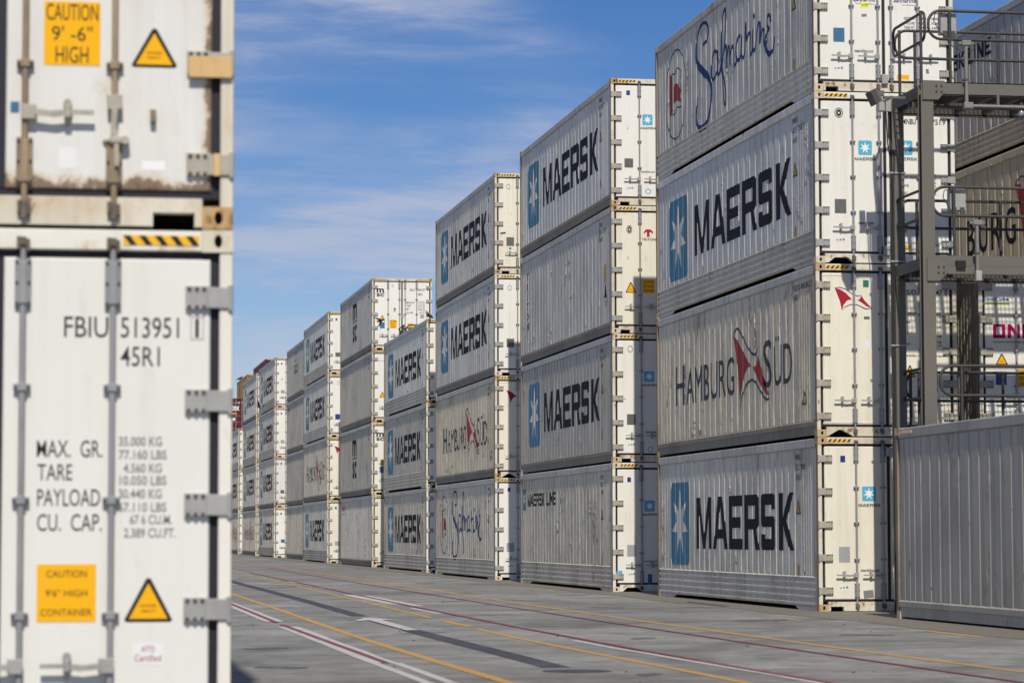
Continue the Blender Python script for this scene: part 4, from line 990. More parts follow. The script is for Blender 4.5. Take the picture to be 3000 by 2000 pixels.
reefer(lab('container with stacked letters and yellow door triangle', 2, 3), at(2, 3), 'side_mid', 'H', 'S', 'door_cream', 'post', 'casting', 'steel', sill='square',
       side=['triton', ('ids', ('TRIU', '854 107 3', '45R1'))],
       marks=[mk(ring, .415, 2.35, .065, .095), mk(ring, .415, 2.35, .042, .066, 'black_print', .4), mk(triangle, .443, .92, .24, .24), mk(caution, .71, .99, .92, 1.22, [('CAUTION', .8, .5), ("9'6\" HIGH", .8, .5), ('CONTAINER', .85, .5)]),
              mk(dshape, 'tlogo', [[(.75,2.25),(.75,2.30),(.80,2.36),(.90,2.36),(.96,2.31),(.96,2.26),(.90,2.30),(.88,2.30),(.88,2.21),(.90,2.19),(.80,2.19),(.82,2.21),(.82,2.30),(.80,2.30)]], 'red', 'logo'), mk(dtext, 'TRITON', .70, 1.03, 2.10, 2.16), mk(drect, .375, .39, 1.66, 1.74, 'red', 'red_tape')])
reefer(lab('crumpled pale container with blue star square', 2, 4), at(2, 4), 'side_light', 'H', 'S', 'door', 'post', 'casting_rust', 'steel_tan', sill='square',
       side=['star', 'ids', 'tri'],
       marks=[blue_tag(.36, 2.51), mk(star_door, .73, 2.08), mk(drect, .31, .51, .86, 1.07, 'grey_plate', 'data_plate'), com('maerskline.com', .69, 1.01, .75, .80), mk(ring, .855, .33, .07, .06, 'star_door', .7), mk(drect, .29, .44, 1.84, 1.97, 'paper', 'paper_label'),
              mk(drect, .38, .392, 1.72, 1.78, 'red', 'red_tape'), cert])
# third stack
reefer(lab('container with blue script and pennant oval', 3, 1), at(3, 1), 'side_warm', 'S', 'S', 'door', 'post_clean', 'casting', 'steel', sill='square', lowtone='side_warm', detail=2,
       side=['script', 'ids', 'tri'], marks=[blue_tag(.36, 2.5), mk(drect, .33, .55, .80, 1.05, 'grey_patch', 'data_plate'), cert])
reefer(lab('container with red pennant and thin letters', 3, 2), at(3, 2), 'side_cream', 'H', 'D', 'door_cream', 'post', 'casting_rust', 'steel_tan', sill='arch', trim=True,
       side=['flag', ('ids', ('SUDU', '45R1')), 'tri_low'],
       marks=[mk(dshape, 'hsd1', [[(.33,2.48),(.42,2.46),(.52,2.40),(.62,2.30),(.63,2.29),(.55,2.28),(.48,2.20),(.45,2.10),(.42,2.25),(.37,2.38)]], 'red', 'pennant')])
reefer(lab('container with blue star square, door half shaded', 3, 3), at(3, 3), 'side_mid', 'H', 'S', 'door', 'post_clean', 'casting', 'steel', sill='square', side=['star', 'ids', 'tri'],
       marks=[mk(ring, .43, 2.5, .055, .075), mk(drect, .34, .56, .80, 1.05, 'grey_plate', 'data_plate')])
reefer(lab('dirty container with blue star square and blue tape', 3, 4), at(3, 4), 'side_mid', 'H', 'S', 'door_cream', 'post', 'casting_rust', 'steel_tan', sill='square', side=['star', 'ids', 'tri'],
       marks=[mk(ring, .40, 2.5, .055, .075), mk(drect, .34, .56, .80, 1.05, 'grey_plate', 'data_plate'), mk(drect, .16, .32, 1.14, 1.19, 'blue_sign', 'blue_tape', .0228, 8), mk(drect, .42, .48, .70, .76, 'green', 'green_sticker')])
# fourth stack, three high
reefer(lab('container with blue star square', 4, 1), at(4, 1), 'side_warm', 'S', 'S', 'door', 'post_clean', 'casting', 'steel_tan', lowtone='side_warm', side=['star', 'ids', 'tri'], marks=[mk(ring, .40, 1.5, .03, .03)])
reefer(lab('darker container with faded blue star square', 4, 2), at(4, 2, -.01), 'side_dim', 'S', 'S', 'door', 'post', 'casting', 'steel_tan', side=['star', 'ids', 'tri'], marks=[mk(ring, .36, 1.42, .05, .05, 'green', .6), mk(ring, .36, .62, .05, .06)])
reefer(lab('star-square container under a pigeon', 4, 3), at(4, 3), 'side_light', 'S', 'S', 'door', 'post', 'casting_rust', 'steel_tan', lowtone='side_mid', side=['star', 'ids', 'tri'], marks=[mk(drect, .35, .5, .9, 1.05, 'grey_plate', 'data_plate')])
# fifth stack
reefer(lab('plain ribbed container with small red word', 5, 1), at(5, 1, .02), 'side_mid', 'H', 'D', 'door_cream', 'post', 'casting', 'steel_tan', side=['seaco'])
def msc_door(t):
    dtext(t, 'm', .19, .49, 2.30, 2.48, 'navy', .03); dtext(t, 'sc', .19, .49, 2.15, 2.265, 'navy', .03)
    dshape(t, 'mscw', [[(.13,2.30),(.22,2.275),(.34,2.29),(.44,2.275),(.55,2.30),(.55,2.29),(.44,2.265),(.34,2.28),(.22,2.265),(.13,2.29)]], 'navy', 'wave')
    triangle(t, .423, 1.18, .24, .22)
    drect(t, .32, .52, .87, 1.12, 'blue_plate', 'blue_sign_plate')
reefer(lab('grey m-over-sc container, door mostly hidden', 5, 2), at(5, 2), 'side_dim', 'H', 'D', 'door', 'post', 'casting', 'steel_tan', side=['msc', 'ids'], marks=[msc_door])
reefer(lab('unlettered ribbed container with yellow door triangle', 5, 3), at(5, 3), 'side_dim', 'H', 'D', 'door', 'post', 'casting_rust', 'steel_tan', side=['ids'], marks=[mk(triangle, .43, .98, .24, .24), mk(dtext, 'TRITON', .2, .55, 2.44, 2.48, 'faint_print')])
reefer(lab('m-over-sc container with both doors in view', 5, 4), at(5, 4), 'side_blue', 'H', 'D', 'door', 'post', 'casting_rust', 'steel_tan', side=['msc', 'ids'],
       marks=[msc_door, mk(ring, .845, 2.6, .04, .055, 'grey_print', .75), mk(caution, .71, 1.01, .88, 1.22, [('CAUTION', .9, .75), ("9'-6\"", .6, .6), ('HIGH', .5, .75)]),
              mk(dtext, 'SZLU', 1.53, 1.74, 2.39, 2.48), mk(dtext, '935377', 1.85, 2.17, 2.39, 2.48), mk(dtext, '9', 2.23, 2.28, 2.39, 2.48), mk(dtext, '45R1', 1.86, 2.05, 2.21, 2.30),
              mk(dtext, 'MAX.G.W.', 1.38, 1.74, 1.88, 1.96), mk(dtext, 'TARE', 1.39, 1.57, 1.755, 1.835), mk(dtext, 'NET', 1.39, 1.52, 1.615, 1.695), mk(dtext, 'CU.CAP.', 1.39, 1.68, 1.47, 1.55),
              mk(dtext, '35.000  KG', 1.86, 2.13, 1.93, 1.97), mk(dtext, '77.160  LBS', 1.86, 2.15, 1.87, 1.91), mk(dtext, '4.660  KG', 1.88, 2.13, 1.80, 1.84), mk(dtext, '10.270  LBS', 1.86, 2.15, 1.74, 1.78),
              mk(dtext, '30.340  KG', 1.86, 2.13, 1.67, 1.71), mk(dtext, '66.890  LBS', 1.86, 2.15, 1.61, 1.65), mk(dtext, '67 CU.M', 1.96, 2.13, 1.54, 1.58), mk(dtext, '2.367 CU.FT', 1.88, 2.15, 1.48, 1.52),
              mk(drect, 1.96, 2.12, 1.29, 1.45, 'grey_patch', 'data_plate'), mk(caution, 1.44, 1.70, .86, 1.08, [('CAUTION', .8, .6), ('HIGH', .6, .6)]), mk(drect, 1.165, 1.30, 1.29, 1.40, 'grey_patch', 'lock_plate'),
              mk(drect, .87, .98, 1.55, 1.58, 'red', 'red_label'), mk(dshape, 'dia', [[(.925, 1.60), (.98, 1.655), (.925, 1.71), (.87, 1.655)]], 'grey_print', 'emblem')])
# sixth to tenth
pl = mk(drect, .36, .58, .80, 1.0, 'grey_patch', 'data_plate')
pd = mk(drect, .36, .58, .80, 1.0, 'grey_plate', 'data_plate')
reefer(lab('blue star square container', 6, 1), at(6, 1), 'side_mid', 'S', 'S', 'door_cream', 'post', 'casting', 'steel_tan', side=['star'], marks=[blue_tag(), pl], detail=1)
reefer(lab('red pennant container with cream door', 6, 2), at(6, 2), 'side_warm', 'H', 'D', 'door_cream', 'post', 'casting_rust', 'steel_tan', sill='arch', side=['flag'], detail=1,
       marks=[mk(dshape, 'hsd1', [[(.33,2.48),(.42,2.46),(.52,2.40),(.62,2.30),(.63,2.29),(.55,2.28),(.48,2.20),(.45,2.10),(.42,2.25),(.37,2.38)]], 'red', 'pennant')])
reefer(lab('star container with a blue door plate', 6, 3), at(6, 3), 'side_mid', 'S', 'S', 'door', 'post', 'casting', 'steel_tan', side=['star'], marks=[mk(ring, .5, 2.5, .06, .08), mk(drect, .36, .58, .80, 1.05, 'blue_sign', 'blue_sign_plate')], detail=1)
reefer(lab('pale star container with scuffed door', 6, 4), at(6, 4), 'side_light', 'S', 'S', 'door', 'post', 'casting_rust', 'steel_tan', side=['star'], marks=[blue_tag(), pd], detail=1)
reefer(lab('plain olive-grey unlettered container', 7, 1), at(7, 1), 'side_warm', 'H', 'D', marks=[pl], detail=1)
reefer(lab('plain dim unlettered container', 7, 2), at(7, 2), 'side_dim', 'H', 'D', marks=[pl], detail=1)
reefer(lab('dull container with a small red word', 7, 3), at(7, 3), 'side_dim', 'H', 'D', side=['seaco'], detail=1)
reefer(lab('bluish grey container with pale blue lettering', 7, 4), at(7, 4), 'side_blue', 'H', 'D', side=['cosco'], detail=1)
reefer(lab('star container with low blue door plate', 8, 1), at(8, 1), 'side_warm', 'S', 'S', side=['star'], marks=[blue_tag(), mk(drect, .4, .62, .85, 1.05, 'blue_plate', 'blue_sign_plate')], detail=1)
reefer(lab('star container with peeling rusty door', 8, 2), at(8, 2), 'side_mid', 'H', 'S', 'door_stained', 'post', 'casting_rust', 'steel_tan', side=['star'], marks=[blue_tag(), pd], detail=1)
reefer(lab('star container with clean white door', 8, 3), at(8, 3), 'side_mid', 'S', 'S', side=['star'], marks=[blue_tag(), pl], detail=1)
reefer(lab('star container with green dot on door', 8, 4), at(8, 4), 'side_light', 'S', 'S', 'door', 'post', 'casting_rust', side=['star'], marks=[blue_tag(), mk(ring, .42, 1.62, .04, .04, 'green', .1), pl], detail=1)
reefer(lab('container with faint red pennant', 9, 1), at(9, 1), 'side_warm', 'H', 'D', 'door_cream', 'post', side=['flag'], detail=1)
reefer(lab('star container with narrow strip of door showing', 9, 2), at(9, 2), 'side_mid', 'H', 'S', 'door', 'post', side=['star'], detail=1)
reefer(lab('brownish grey container with blue star square', 9, 3), at(9, 3), 'side_warm', 'S', 'S', 'door', 'post', side=['star'], detail=1)
reefer(lab('crumpled pale container with blue star square', 9, 4), at(9, 4), 'side_light', 'H', 'S', 'door', 'post', 'casting_rust', side=['star'], detail=1)
reefer(lab('container with traces of lettering', 10, 1), at(10, 1), 'side_warm', 'H', 'D', 'door', 'post', side=['flag'], detail=1)
reefer(lab('brownish container with block letters', 10, 2), at(10, 2), 'side_warm', 'H', 'S', 'door', 'post', side=['star'], detail=1)
reefer(lab('pale container with block letters', 10, 3), at(10, 3), 'side_light', 'S', 'S', 'door', 'post', 'casting_rust', side=['star'], detail=1)
# single container at the right, and the second and third lane
G2 = 'refrigerated containers of the inner lanes'
reefer('plain slate grey container standing alone on the ground at the lower right', at(0, 1), 'side_dark', 'H', 'H', 'door', 'post_clean', 'casting', top='side_dark', lowtone='side_dark', group='single container on the ground')
for q, x in ((0, 12.675),):
    o = thing('hazard_sticker', 'orange striped sticker on the far top corner of the lone slate container', 'sticker', (12.675, 27.824+11.35, 2.79))
    obj('sticker_base', MB().box(-.0015, .001, 0, .62, 0, .045).mesh('sticker_base', M['paper']), o)
    for i in range(5): obj('sticker_stripe', MB().prism([(.04+.11*i, .002), (.09+.11*i, .002), (.14+.11*i, .043), (.09+.11*i, .043)], 'x', -.004, -.0018).mesh('sticker_stripe', M['yellow']), o)
one_marks = [mk(dtext, 'Sea', .09, .29, 2.30, 2.365, 'blue_plate', .02), mk(dtext, 'Cube', .295, .54, 2.30, 2.365, 'blue_sign', .03), mk(drect, .085, .55, 2.235, 2.27, 'lime', 'lime_bar'), mk(dtext, 'CONTAINER LEASING', .10, .535, 2.243, 2.262, 'black_print', 0, 'lettering', .0222),
             mk(dshape, 'oneO', [[(.25, 1.67), (.25, 1.91), (.47, 1.91), (.47, 1.67)], [(.31, 1.73), (.31, 1.86), (.41, 1.86), (.41, 1.73)]], 'magenta', 'lettering'),
             mk(dshape, 'oneN', [[(.51, 1.67), (.51, 1.91), (.57, 1.91), (.67, 1.77), (.67, 1.91), (.73, 1.91), (.73, 1.67), (.67, 1.67), (.57, 1.81), (.57, 1.67)]], 'magenta', 'lettering'),
             mk(dshape, 'oneE', [[(.77, 1.67), (.77, 1.91), (.98, 1.91), (.98, 1.86), (.83, 1.86), (.83, 1.81), (.96, 1.81), (.96, 1.77), (.83, 1.77), (.83, 1.72), (.98, 1.72), (.98, 1.67)]], 'magenta', 'lettering'),
             mk(dtext, 'OCEAN NETWORK EXPRESS', .25, .98, 1.59, 1.62), mk(triangle, .40, 1.22, .21, .19), mk(drect, .29, .48, .88, 1.11, 'blue_sign', 'blue_sign_plate'), mk(caution, .66, .90, .85, 1.15, [('CAUTION', .9, .6), ("9'6\"", .6, .6), ('HIGH', .5, .6)])]
reefer('white-doored container behind the walkway with magenta lettering and a yellow triangle', (15.35, 43.73, LV), 'side_mid', 'H', 'S', 'door', 'post', 'casting', group=G2, marks=one_marks)
reefer('white-doored container under the magenta-lettered one, hidden behind the lone slate container', (15.35, 43.73, 0), 'side_mid', 'H', 'S', 'door', 'post', 'casting', group=G2, detail=1)
reefer('sand-coloured container with tall lettering and dark red pennant behind the middle walkway', (18.2, 43.73, 2*LV), 'side_beige', 'H', 'H', 'door', 'post', 'casting', top='side_beige', group=G2, side=['burg'], detail=1)
reefer('slate grey container with blue words on its side behind the upper walkway', (18.2, 43.73, 3*LV), 'side_blue', 'S', 'S', 'door', 'post', 'casting', group=G2, side=['line'], lowtone='side_warm', detail=1)
for k in (0, 1): reefer(('lower', 'upper')[k]+' of two hidden containers carrying the sand-coloured one in the third lane', (18.2, 43.73, k*LV), 'side_dim', 'H', 'S', group=G2, detail=1)

# foreground stack at the left -----------------------------------------
FX, FY = -1.509, 14.427
G3 = 'out-of-focus foreground stack'
reefer('blurred foreground container with clean white doors and dark numbers, at the lower left', (FX, FY, 0), 'side_light', 'S', 'S', 'door_soft', 'post_clean', 'casting', 'steel', 'bar', 'square', group=G3, handles='llll', detail=3,
       marks=[mk(dtext, 'FBIU', 1.56, 1.79, 2.315, 2.425, 'print_soft', .004), mk(dtext, '513951', 1.855, 2.16, 2.315, 2.425, 'print_soft', .004), mk(dtext, '1', 2.245, 2.265, 2.32, 2.42, 'print_soft', .004),
              mk(dshape, 'boxd', [[(2.222, 2.308), (2.222, 2.432), (2.29, 2.432), (2.29, 2.308)], [(2.226, 2.312), (2.226, 2.428), (2.286, 2.428), (2.286, 2.312)]], 'faint_print', 'digit_frame'),
              mk(dtext, '45R1', 1.855, 2.06, 2.165, 2.27, 'print_soft', .004),
              mk(dtext, 'MAX.  GR.', 1.425, 1.765, 1.685, 1.775, 'print_soft', .004), mk(dtext, 'TARE', 1.43, 1.61, 1.565, 1.65, 'print_soft', .004), mk(dtext, 'PAYLOAD', 1.43, 1.755, 1.43, 1.52, 'print_soft', .004), mk(dtext, 'CU.  CAP.', 1.43, 1.765, 1.30, 1.39, 'print_soft', .004),
              mk(dtext, '35.000 KG', 1.85, 2.075, 1.745, 1.795, 'faint_print'), mk(dtext, '77.160 LBS', 1.85, 2.10, 1.675, 1.725, 'faint_print'), mk(dtext, '4.560 KG', 1.875, 2.075, 1.605, 1.655, 'faint_print'), mk(dtext, '10.050 LBS', 1.855, 2.10, 1.54, 1.59, 'faint_print'),
              mk(dtext, '30.440 KG', 1.85, 2.075, 1.47, 1.52, 'faint_print'), mk(dtext, '67.110 LBS', 1.85, 2.10, 1.40, 1.45, 'faint_print'), mk(dtext, '67 6 CU.M.', 1.91, 2.13, 1.335, 1.385, 'faint_print'), mk(dtext, '2.389 CU.FT.', 1.88, 2.15, 1.265, 1.315, 'faint_print'),
              mk(caution, 1.432, 1.738, .828, 1.128, [('CAUTION', .68, .36), ("9'6\" HIGH", .70, .36), ('CONTAINER', .86, .36)]), mk(triangle, 2.01, .825, .25, .23),
              mk(drect, 1.93, 2.088, .60, .715, 'paper', 'paper_label'), mk(dtext, 'ATO', 1.975, 2.045, .67, .70, 'red', .0, 'lettering', .0216), mk(dtext, 'Certified', 1.94, 2.078, .62, .655, 'red', .0, 'lettering', .0216)])
up_marks = [mk(caution, 1.44, 1.735, .86, 1.20, [('CAUTION', .92, .78), ("9' -6\"", .72, .7), ('HIGH', .58, .78)]), mk(triangle, 2.02, .86, .24, .21), mk(drect, 1.525, 1.62, .31, .42, 'paper', 'paper_label'), mk(drect, 1.96, 2.08, .31, .36, 'white', 'paper_label'),
            mk(drect, 1.27, 1.315, .60, .66, 'blue_plate', 'blue_scrap')]
fu = reefer('blurred foreground container with rust-stained doors and tan bars, upper left', (FX, FY, LV), 'side_light', 'S', 'S', 'door_stained', 'post', 'casting_rust', 'steel_tan', 'bar_rust', 'square', group=G3, handles='llrd', detail=3, marks=up_marks)
obj('hinge_plate_rust', MB().cbox(2.20, 2.43, -.024, -.0185, .805, .92, .004).mesh('hinge_plate_rust', M['steel_rust']), fu, label='hinge plate bled orange with rust')
obj('hinge_plate_rust', MB().cbox(2.335, 2.37, -.024, -.0185, .28, .40, .004).mesh('hinge_plate_rust', M['steel_rust']), fu)
obj('handle_catch', MB().cbox(2.0, 2.03, -.02, .02, .56, .63, .005).box(2.003, 2.027, -.021, .0, .575, .595).mesh('handle_catch', M['bar_rust']), fu)
reefer('hidden third container of the foreground stack, above the photo', (FX, FY, 2*LV), group=G3, detail=1)
reefer('hidden topmost container of the foreground stack, above the photo', (FX, FY, 3*LV), group=G3, detail=1)

# dry steel containers at the far end ----------------------------------
def dry_meshes(c):
    b = MB(); pts = [(.02, .03)]; y = .15
    while y < 12.0: pts += [(.034, y), (.0, y+.05), (.0, y+.12), (.034, y+.17)]; y += .278
    pts += [(.034, 12.1)]; n = len(pts)
    b.add([(x if i else .034, yy, z) for z in (.16, 2.76) for i, (x, yy) in enumerate(pts)], [(i+1, i, n+i, n+i+1) for i in range(n-1)])
    side = b.mesh('corrugated_side', M[c]); mr = mirror(b).mesh('corrugated_side', M[c])
    fr = MB().box(0, .09, 0, .10, .118, 2.778).box(CW-.09, CW, 0, .10, .118, 2.778).box(0, .09, CL-.1, CL, .118, 2.778).box(CW-.09, CW, CL-.1, CL, .118, 2.778)
    fr.box(.0, .06, .178, 12.01, 2.76, 2.88).box(CW-.06, CW, .178, 12.01, 2.76, 2.88).box(.0, .06, .178, 12.01, .01, .16).box(CW-.06, CW, .178, 12.01, .01, .16)
    fr.box(.16, CW-.16, .002, .12, 2.775, 2.884).box(.16, CW-.16, .002, .12, .012, .15).box(.05, CW-.05, .12, 12.07, 2.81, 2.85).box(.06, CW-.06, CL-.08, CL-.02, .15, 2.77).box(.06, CW-.06, .2, 12, .12, .15)
    dd = {}
    for k, (x0, x1) in enumerate(((.095, 1.212), (1.222, CW-.095))):
        d = MB().box(x0, x1, .05, .09, .16, 2.765)
        for zb in (.30, .78, 1.26, 1.74, 2.22): d.prism([(zb, .05), (zb+.04, .02), (zb+.28, .02), (zb+.32, .05)], 'x', x0+.06, x1-.06) if 0 else d.add([(x0+.06, .05, zb), (x1-.06, .05, zb), (x1-.06, .022, zb+.05), (x0+.06, .022, zb+.05), (x1-.06, .022, zb+.29), (x0+.06, .022, zb+.29), (x1-.06, .05, zb+.34), (x0+.06, .05, zb+.34)], [(0, 1, 2, 3), (3, 2, 4, 5), (5, 4, 6, 7), (0, 3, 5, 7), (1, 6, 4, 2)])
        dd[k] = d.mesh('door', M[c])
    return side, mr, fr.mesh('frame', M[c]), dd
DRY = {c: dry_meshes(c) for c in ('maroon', 'ochre')}
bar2 = MB().tube([(0, -.012, .08), (0, -.012, 2.82)], .02, 8).cbox(-.05, .05, -.03, .03, .25, .35).cbox(-.05, .05, -.03, .03, 2.5, 2.62).mesh('locking_bar', M['steel'])
vent = MB().box(-.02, -.001, 0, .12, 0, .95).mesh('vent', M['black'])
def dry(label, loc, c, group='dry steel containers at the far end', printed=None):
    t = thing('dry_container', label, 'container', loc, group)
    s1, s2, fr, dd = DRY[c]
    obj('corrugated_side', s1, t); obj('corrugated_side', s2, t); obj('frame', fr, t)
    for k in (0, 1): obj('door', dd[k], t)
    for x in (0, CW-.158):
        for z in (0, CH-.124):
            obj('corner_casting', MS['casting_'+c], t, (x, 0, z)); obj('corner_casting', MS['casting_'+c], t, (x, CL-.178, z))
    for x in (.45, .885, 1.33, 1.80): obj('locking_bar', bar2, t, (x, 0, 0))
    for i, x in enumerate((.175, CW-.575)):
        s_ = obj('hazard_strip', MS['stripe_base'], t, (x, -.0045, 2.805)); obj('black_stripe', MS['stripe_black'], s_, (0, 0, 0))
    if printed: printed(t)
    return t
MS['casting_maroon'] = remat(MS['casting'], M['maroon']); MS['casting_ochre'] = remat(MS['casting'], M['ochre'])
def tex(t):
    dtext(t, 'tex', .50, 1.14, 1.96, 2.38, 'white', .02, 'lettering', .008)
    dshape(t, 'reg', [[(1.11+.07*q*math.cos(k*math.pi/10), 2.56+.07*q*math.sin(k*math.pi/10)) for k in range(20)] for q in (1, .75)], 'white', 'mark_ring', .008)
    dtext(t, 'R', 1.085, 1.135, 2.53, 2.60, 'white', 0, 'lettering', .008)
    drect(t, .45, .95, 1.70, 1.78, 'yellow', 'yellow_label', .006)
    drect(t, .62, .82, 1.2, 1.42, 'paper', 'paper_label', .006)
for k in range(3): dry('maroon corrugated container hidden behind the far end of the row, %s' % ('on the ground', 'one up', 'two up')[k], (12.68, 205.5, k*LV), 'maroon')
dry('maroon corrugated container with a white three-letter word on its doors', (12.68, 205.5, 3*LV), 'maroon', printed=tex)
for k in range(5):
    dry(('dark red corrugated container topping its five-high stack behind the pale star containers' if k == 4 else 'hidden maroon container carrying the dark red one, %s' % ('on the ground', 'second up', 'third up', 'fourth up')[k]), (15.66, 204.4, k*LV), 'maroon')
for k in range(5):
    t_ = dry(('ochre corrugated container with a bird on its far corner, left of the dark red one' if k == 4 else 'hidden ochre container below the topmost one, %s' % ('on the ground', 'second up', 'third up', 'fourth up')[k]), (15.67, 224.2, k*LV), 'ochre')
    if k == 4: obj('vent', vent, t_, (0, 8.4, 1.35))

# access gantry --------------------------------------------------------
def arc3(cx0, cz0, r, a0, a1, y, n=5): return [(cx0+r*math.cos(R(a0+(a1-a0)*i/n)), y, cz0+r*math.sin(R(a0+(a1-a0)*i/n))) for i in range(n+1)]
def gantry(label, loc, L=9.0, boxes=True):
    t = thing('access_gantry', label, 'gantry', loc, 'steel access gantries between the stacks')
    yf, yr = -1.72, 0.0
    def hcol(x, y):
        b = MB(); b.box(x-.10, x+.10, y-.085, y-.071, 0, 8.30).box(x-.10, x+.10, y+.071, y+.085, 0, 8.30).box(x-.007, x+.007, y-.071, y+.071, 0, 8.30).box(x-.16, x+.16, y-.14, y+.14, 0, .02)
        return b.mesh('column', M['gantry'])
    cols = [(0.03, yr-.02), (-.03, yf), (5.0, yr-.02), (5.0, yf)]
    for c in cols: obj('column', hcol(*c), t)
    for (zt, kick, xl) in ((8.32, False, 0.0), (5.60, True, .02), (2.80, True, .10)):
        if kick:
            obj('kick_plate', MB().box(.06, L, yf-.060, yf-.045, zt-.16, zt+.0).mesh('kick_plate', M['gantry']), t)
            obj('deck_beam', MB().box(.06, L, yf-.085, yf+.02, zt-.285, zt-.165).mesh('deck_beam', M['gantry']), t)
        else:
            obj('deck_beam', MB().box(.20, L, yf-.10, yf-.085, zt-.20, zt).box(.20, L, yf-.10, yf-.02, zt-.015, zt-.0).box(.20, L, yf-.10, yf-.02, zt-.20, zt-.188).mesh('deck_beam', M['gantry']), t)
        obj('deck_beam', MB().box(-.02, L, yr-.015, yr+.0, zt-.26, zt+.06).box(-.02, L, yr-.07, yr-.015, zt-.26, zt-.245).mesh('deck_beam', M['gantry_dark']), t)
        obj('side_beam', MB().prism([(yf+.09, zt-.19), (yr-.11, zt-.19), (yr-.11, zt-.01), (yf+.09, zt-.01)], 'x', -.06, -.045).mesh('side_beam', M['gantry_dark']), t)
        for k in range(19):
            x = .10+k*.47
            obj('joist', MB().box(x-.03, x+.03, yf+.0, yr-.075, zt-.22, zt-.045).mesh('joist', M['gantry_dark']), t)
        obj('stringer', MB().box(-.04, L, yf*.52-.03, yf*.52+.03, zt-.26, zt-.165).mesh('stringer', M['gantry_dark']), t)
        g = MB(); x = -.03
        while x < L: g.box(x-.005, x+.005, yf-.01, yr-.02, zt-.040, zt-.004); x += .072
        y = yf
        while y < yr-.03: g.box(-.04, L, y-.004, y+.004, zt-.020, zt-.006); y += .095
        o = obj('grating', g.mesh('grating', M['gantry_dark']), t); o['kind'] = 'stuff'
        # hand rails
        top, mid = zt+1.14+(-.06 if kick else 0), zt+.69+(-.06 if kick else 0); r = .024
        if zt < 3: top, mid = 3.885, 3.425
        lx = {8.32: .0, 5.60: .03, 2.80: .12}[zt]
        for yy in (yf-.03, yr-.02):
            p = [(L, yy, top)]+arc3(lx+.22, top-.20, .20, 90, 180, yy)+arc3(lx+.22, mid+.20, .20, 180, 270, yy)+[(L, yy, mid)]
            obj('hand_rail', MB().tube(p, r, 8).mesh('hand_rail', M['rail_pipe']), t)
        yc = [(-.02+lx, y, z) for y, z in ((yf+.12, top), (yr-.20, top))]
        def loopY(x0, y0, y1, z0, z1, rr=.13):
            P = []
            for cy, cz, a0 in ((y1-rr, z1-rr, 90), (y0+rr, z1-rr, 0+90+0), (y0+rr, z0+rr, 180), (y1-rr, z0+rr, 270)):
                pass
            for (cy, cz, a0) in ((y1-rr, z1-rr, 0), (y0+rr, z1-rr, 90), (y0+rr, z0+rr, 180), (y1-rr, z0+rr, 270)):
                for i in range(5):
                    a = R(a0+90*i/4); P.append((x0, cy+rr*math.cos(a), cz+rr*math.sin(a)))
            P.append(P[0]); return P
        obj('side_rail', MB().tube(loopY(-.02+lx, yf+.03, yr-.06, mid, top), r, 8).mesh('side_rail', M['rail_pipe']), t)
        for (px_, py_) in ((-.085, yf+.03), (.10+lx, yr-.02), (.36, yr-.02), (1.78, yr-.02), (3.3, yr-.02), (4.8, yr-.02), (.37+lx, yf-.03), (2.9+lx, yf-.03), (5.4+lx, yf-.03)):
            obj('rail_post', MB().tube([(px_, py_, zt-.03), (px_, py_, top)], .026, 8).mesh('rail_post', M['rail_pipe']), t)
        # shield plates where the beams meet the columns
        zp = zt-.28 if not kick else zt-.40
        gp = obj('gusset_plate', MB().prism([(-.11, zp), (.14, zp), (.25, zp+.12), (.25, zp+.30), (-.11, zp+.30)] if not kick else [(-.07, zp), (.13, zp), (.27, zp+.14), (.25, zp+.31), (.10, zp+.36), (-.07, zp+.36)], 'y', yf-.112, yf-.101).mesh('gusset_plate', M['gantry']), t)
        bt = MB()
        for bx in (.11, .195):
            for bz in (zp+.13, zp+.22): bt.tube([(bx, yf-.105, bz), (bx, yf-.130, bz)], .013, 6)
        obj('bolt', bt.mesh('bolt', M['bolt']), gp)
        if boxes:
            if zt > 3:
                bx0 = .24 if not kick else .355
                jb = obj('junction_box', MB().cbox(bx0, bx0+.26, yf+.02, yf+.16, mid+.09, top-.02, .01).mesh('junction_box', M['steel']), t)
                obj('box_bracket', MB().box(bx0+.03, bx0+.10, yf+.0, yf+.02, mid+.02, mid+.14).box(bx0+.16, bx0+.23, yf+.0, yf+.02, mid+.02, mid+.14).mesh('box_bracket', M['gantry_dark']), jb)
                sp = .59 if not kick else .73; z0s = 8.0 if not kick else 5.30; z1s = 8.90 if not kick else 6.08
                st = obj('socket_stand', MB().tube([(sp, yf-.15, z0s), (sp, yf-.15, z1s)], .028, 10).mesh('socket_stand', M['pipe_pale']), t)
                obj('socket_head', MB().cbox(sp-.07, sp+.08, yf-.19, yf-.11, z1s-.01, z1s+.075, .012).cbox(sp-.12, sp-.07, yf-.17, yf-.13, z1s+.01, z1s+.05).cbox(sp+.08, sp+.12, yf-.17, yf-.13, z1s+.01, z1s+.05).mesh('socket_head', M['pipe_pale']), st)
                obj('clamp', MB().box(sp-.05, sp+.035, yf-.18, yf-.10, zt+.02, zt+.05).mesh('clamp', M['gantry_dark']), st)
                c = MB().tube([(sp-.10, yf-.15, z1s+.03), (sp-.16, yf-.15, z1s-.04), (sp-.08, yf-.15, z1s-.10), (sp+.05, yf-.15, z1s-.10), (sp+.16, yf-.15, z1s-.05), (sp+.11, yf-.15, z1s+.03)], .009, 6)
                obj('cable_loop', c.mesh('cable_loop', M['cable']), t)
                c = MB().tube([(bx0+.02, yf, top-.03), (bx0-.10, yf, top-.05), (bx0-.12, yf, top-.16), (bx0-.02, yf, mid+.12), (bx0+.08, yf-.05, mid+.0), (bx0+.11, yf-.05, mid-.10), (bx0+.10, yf-.05, mid-.22)], .008, 6)
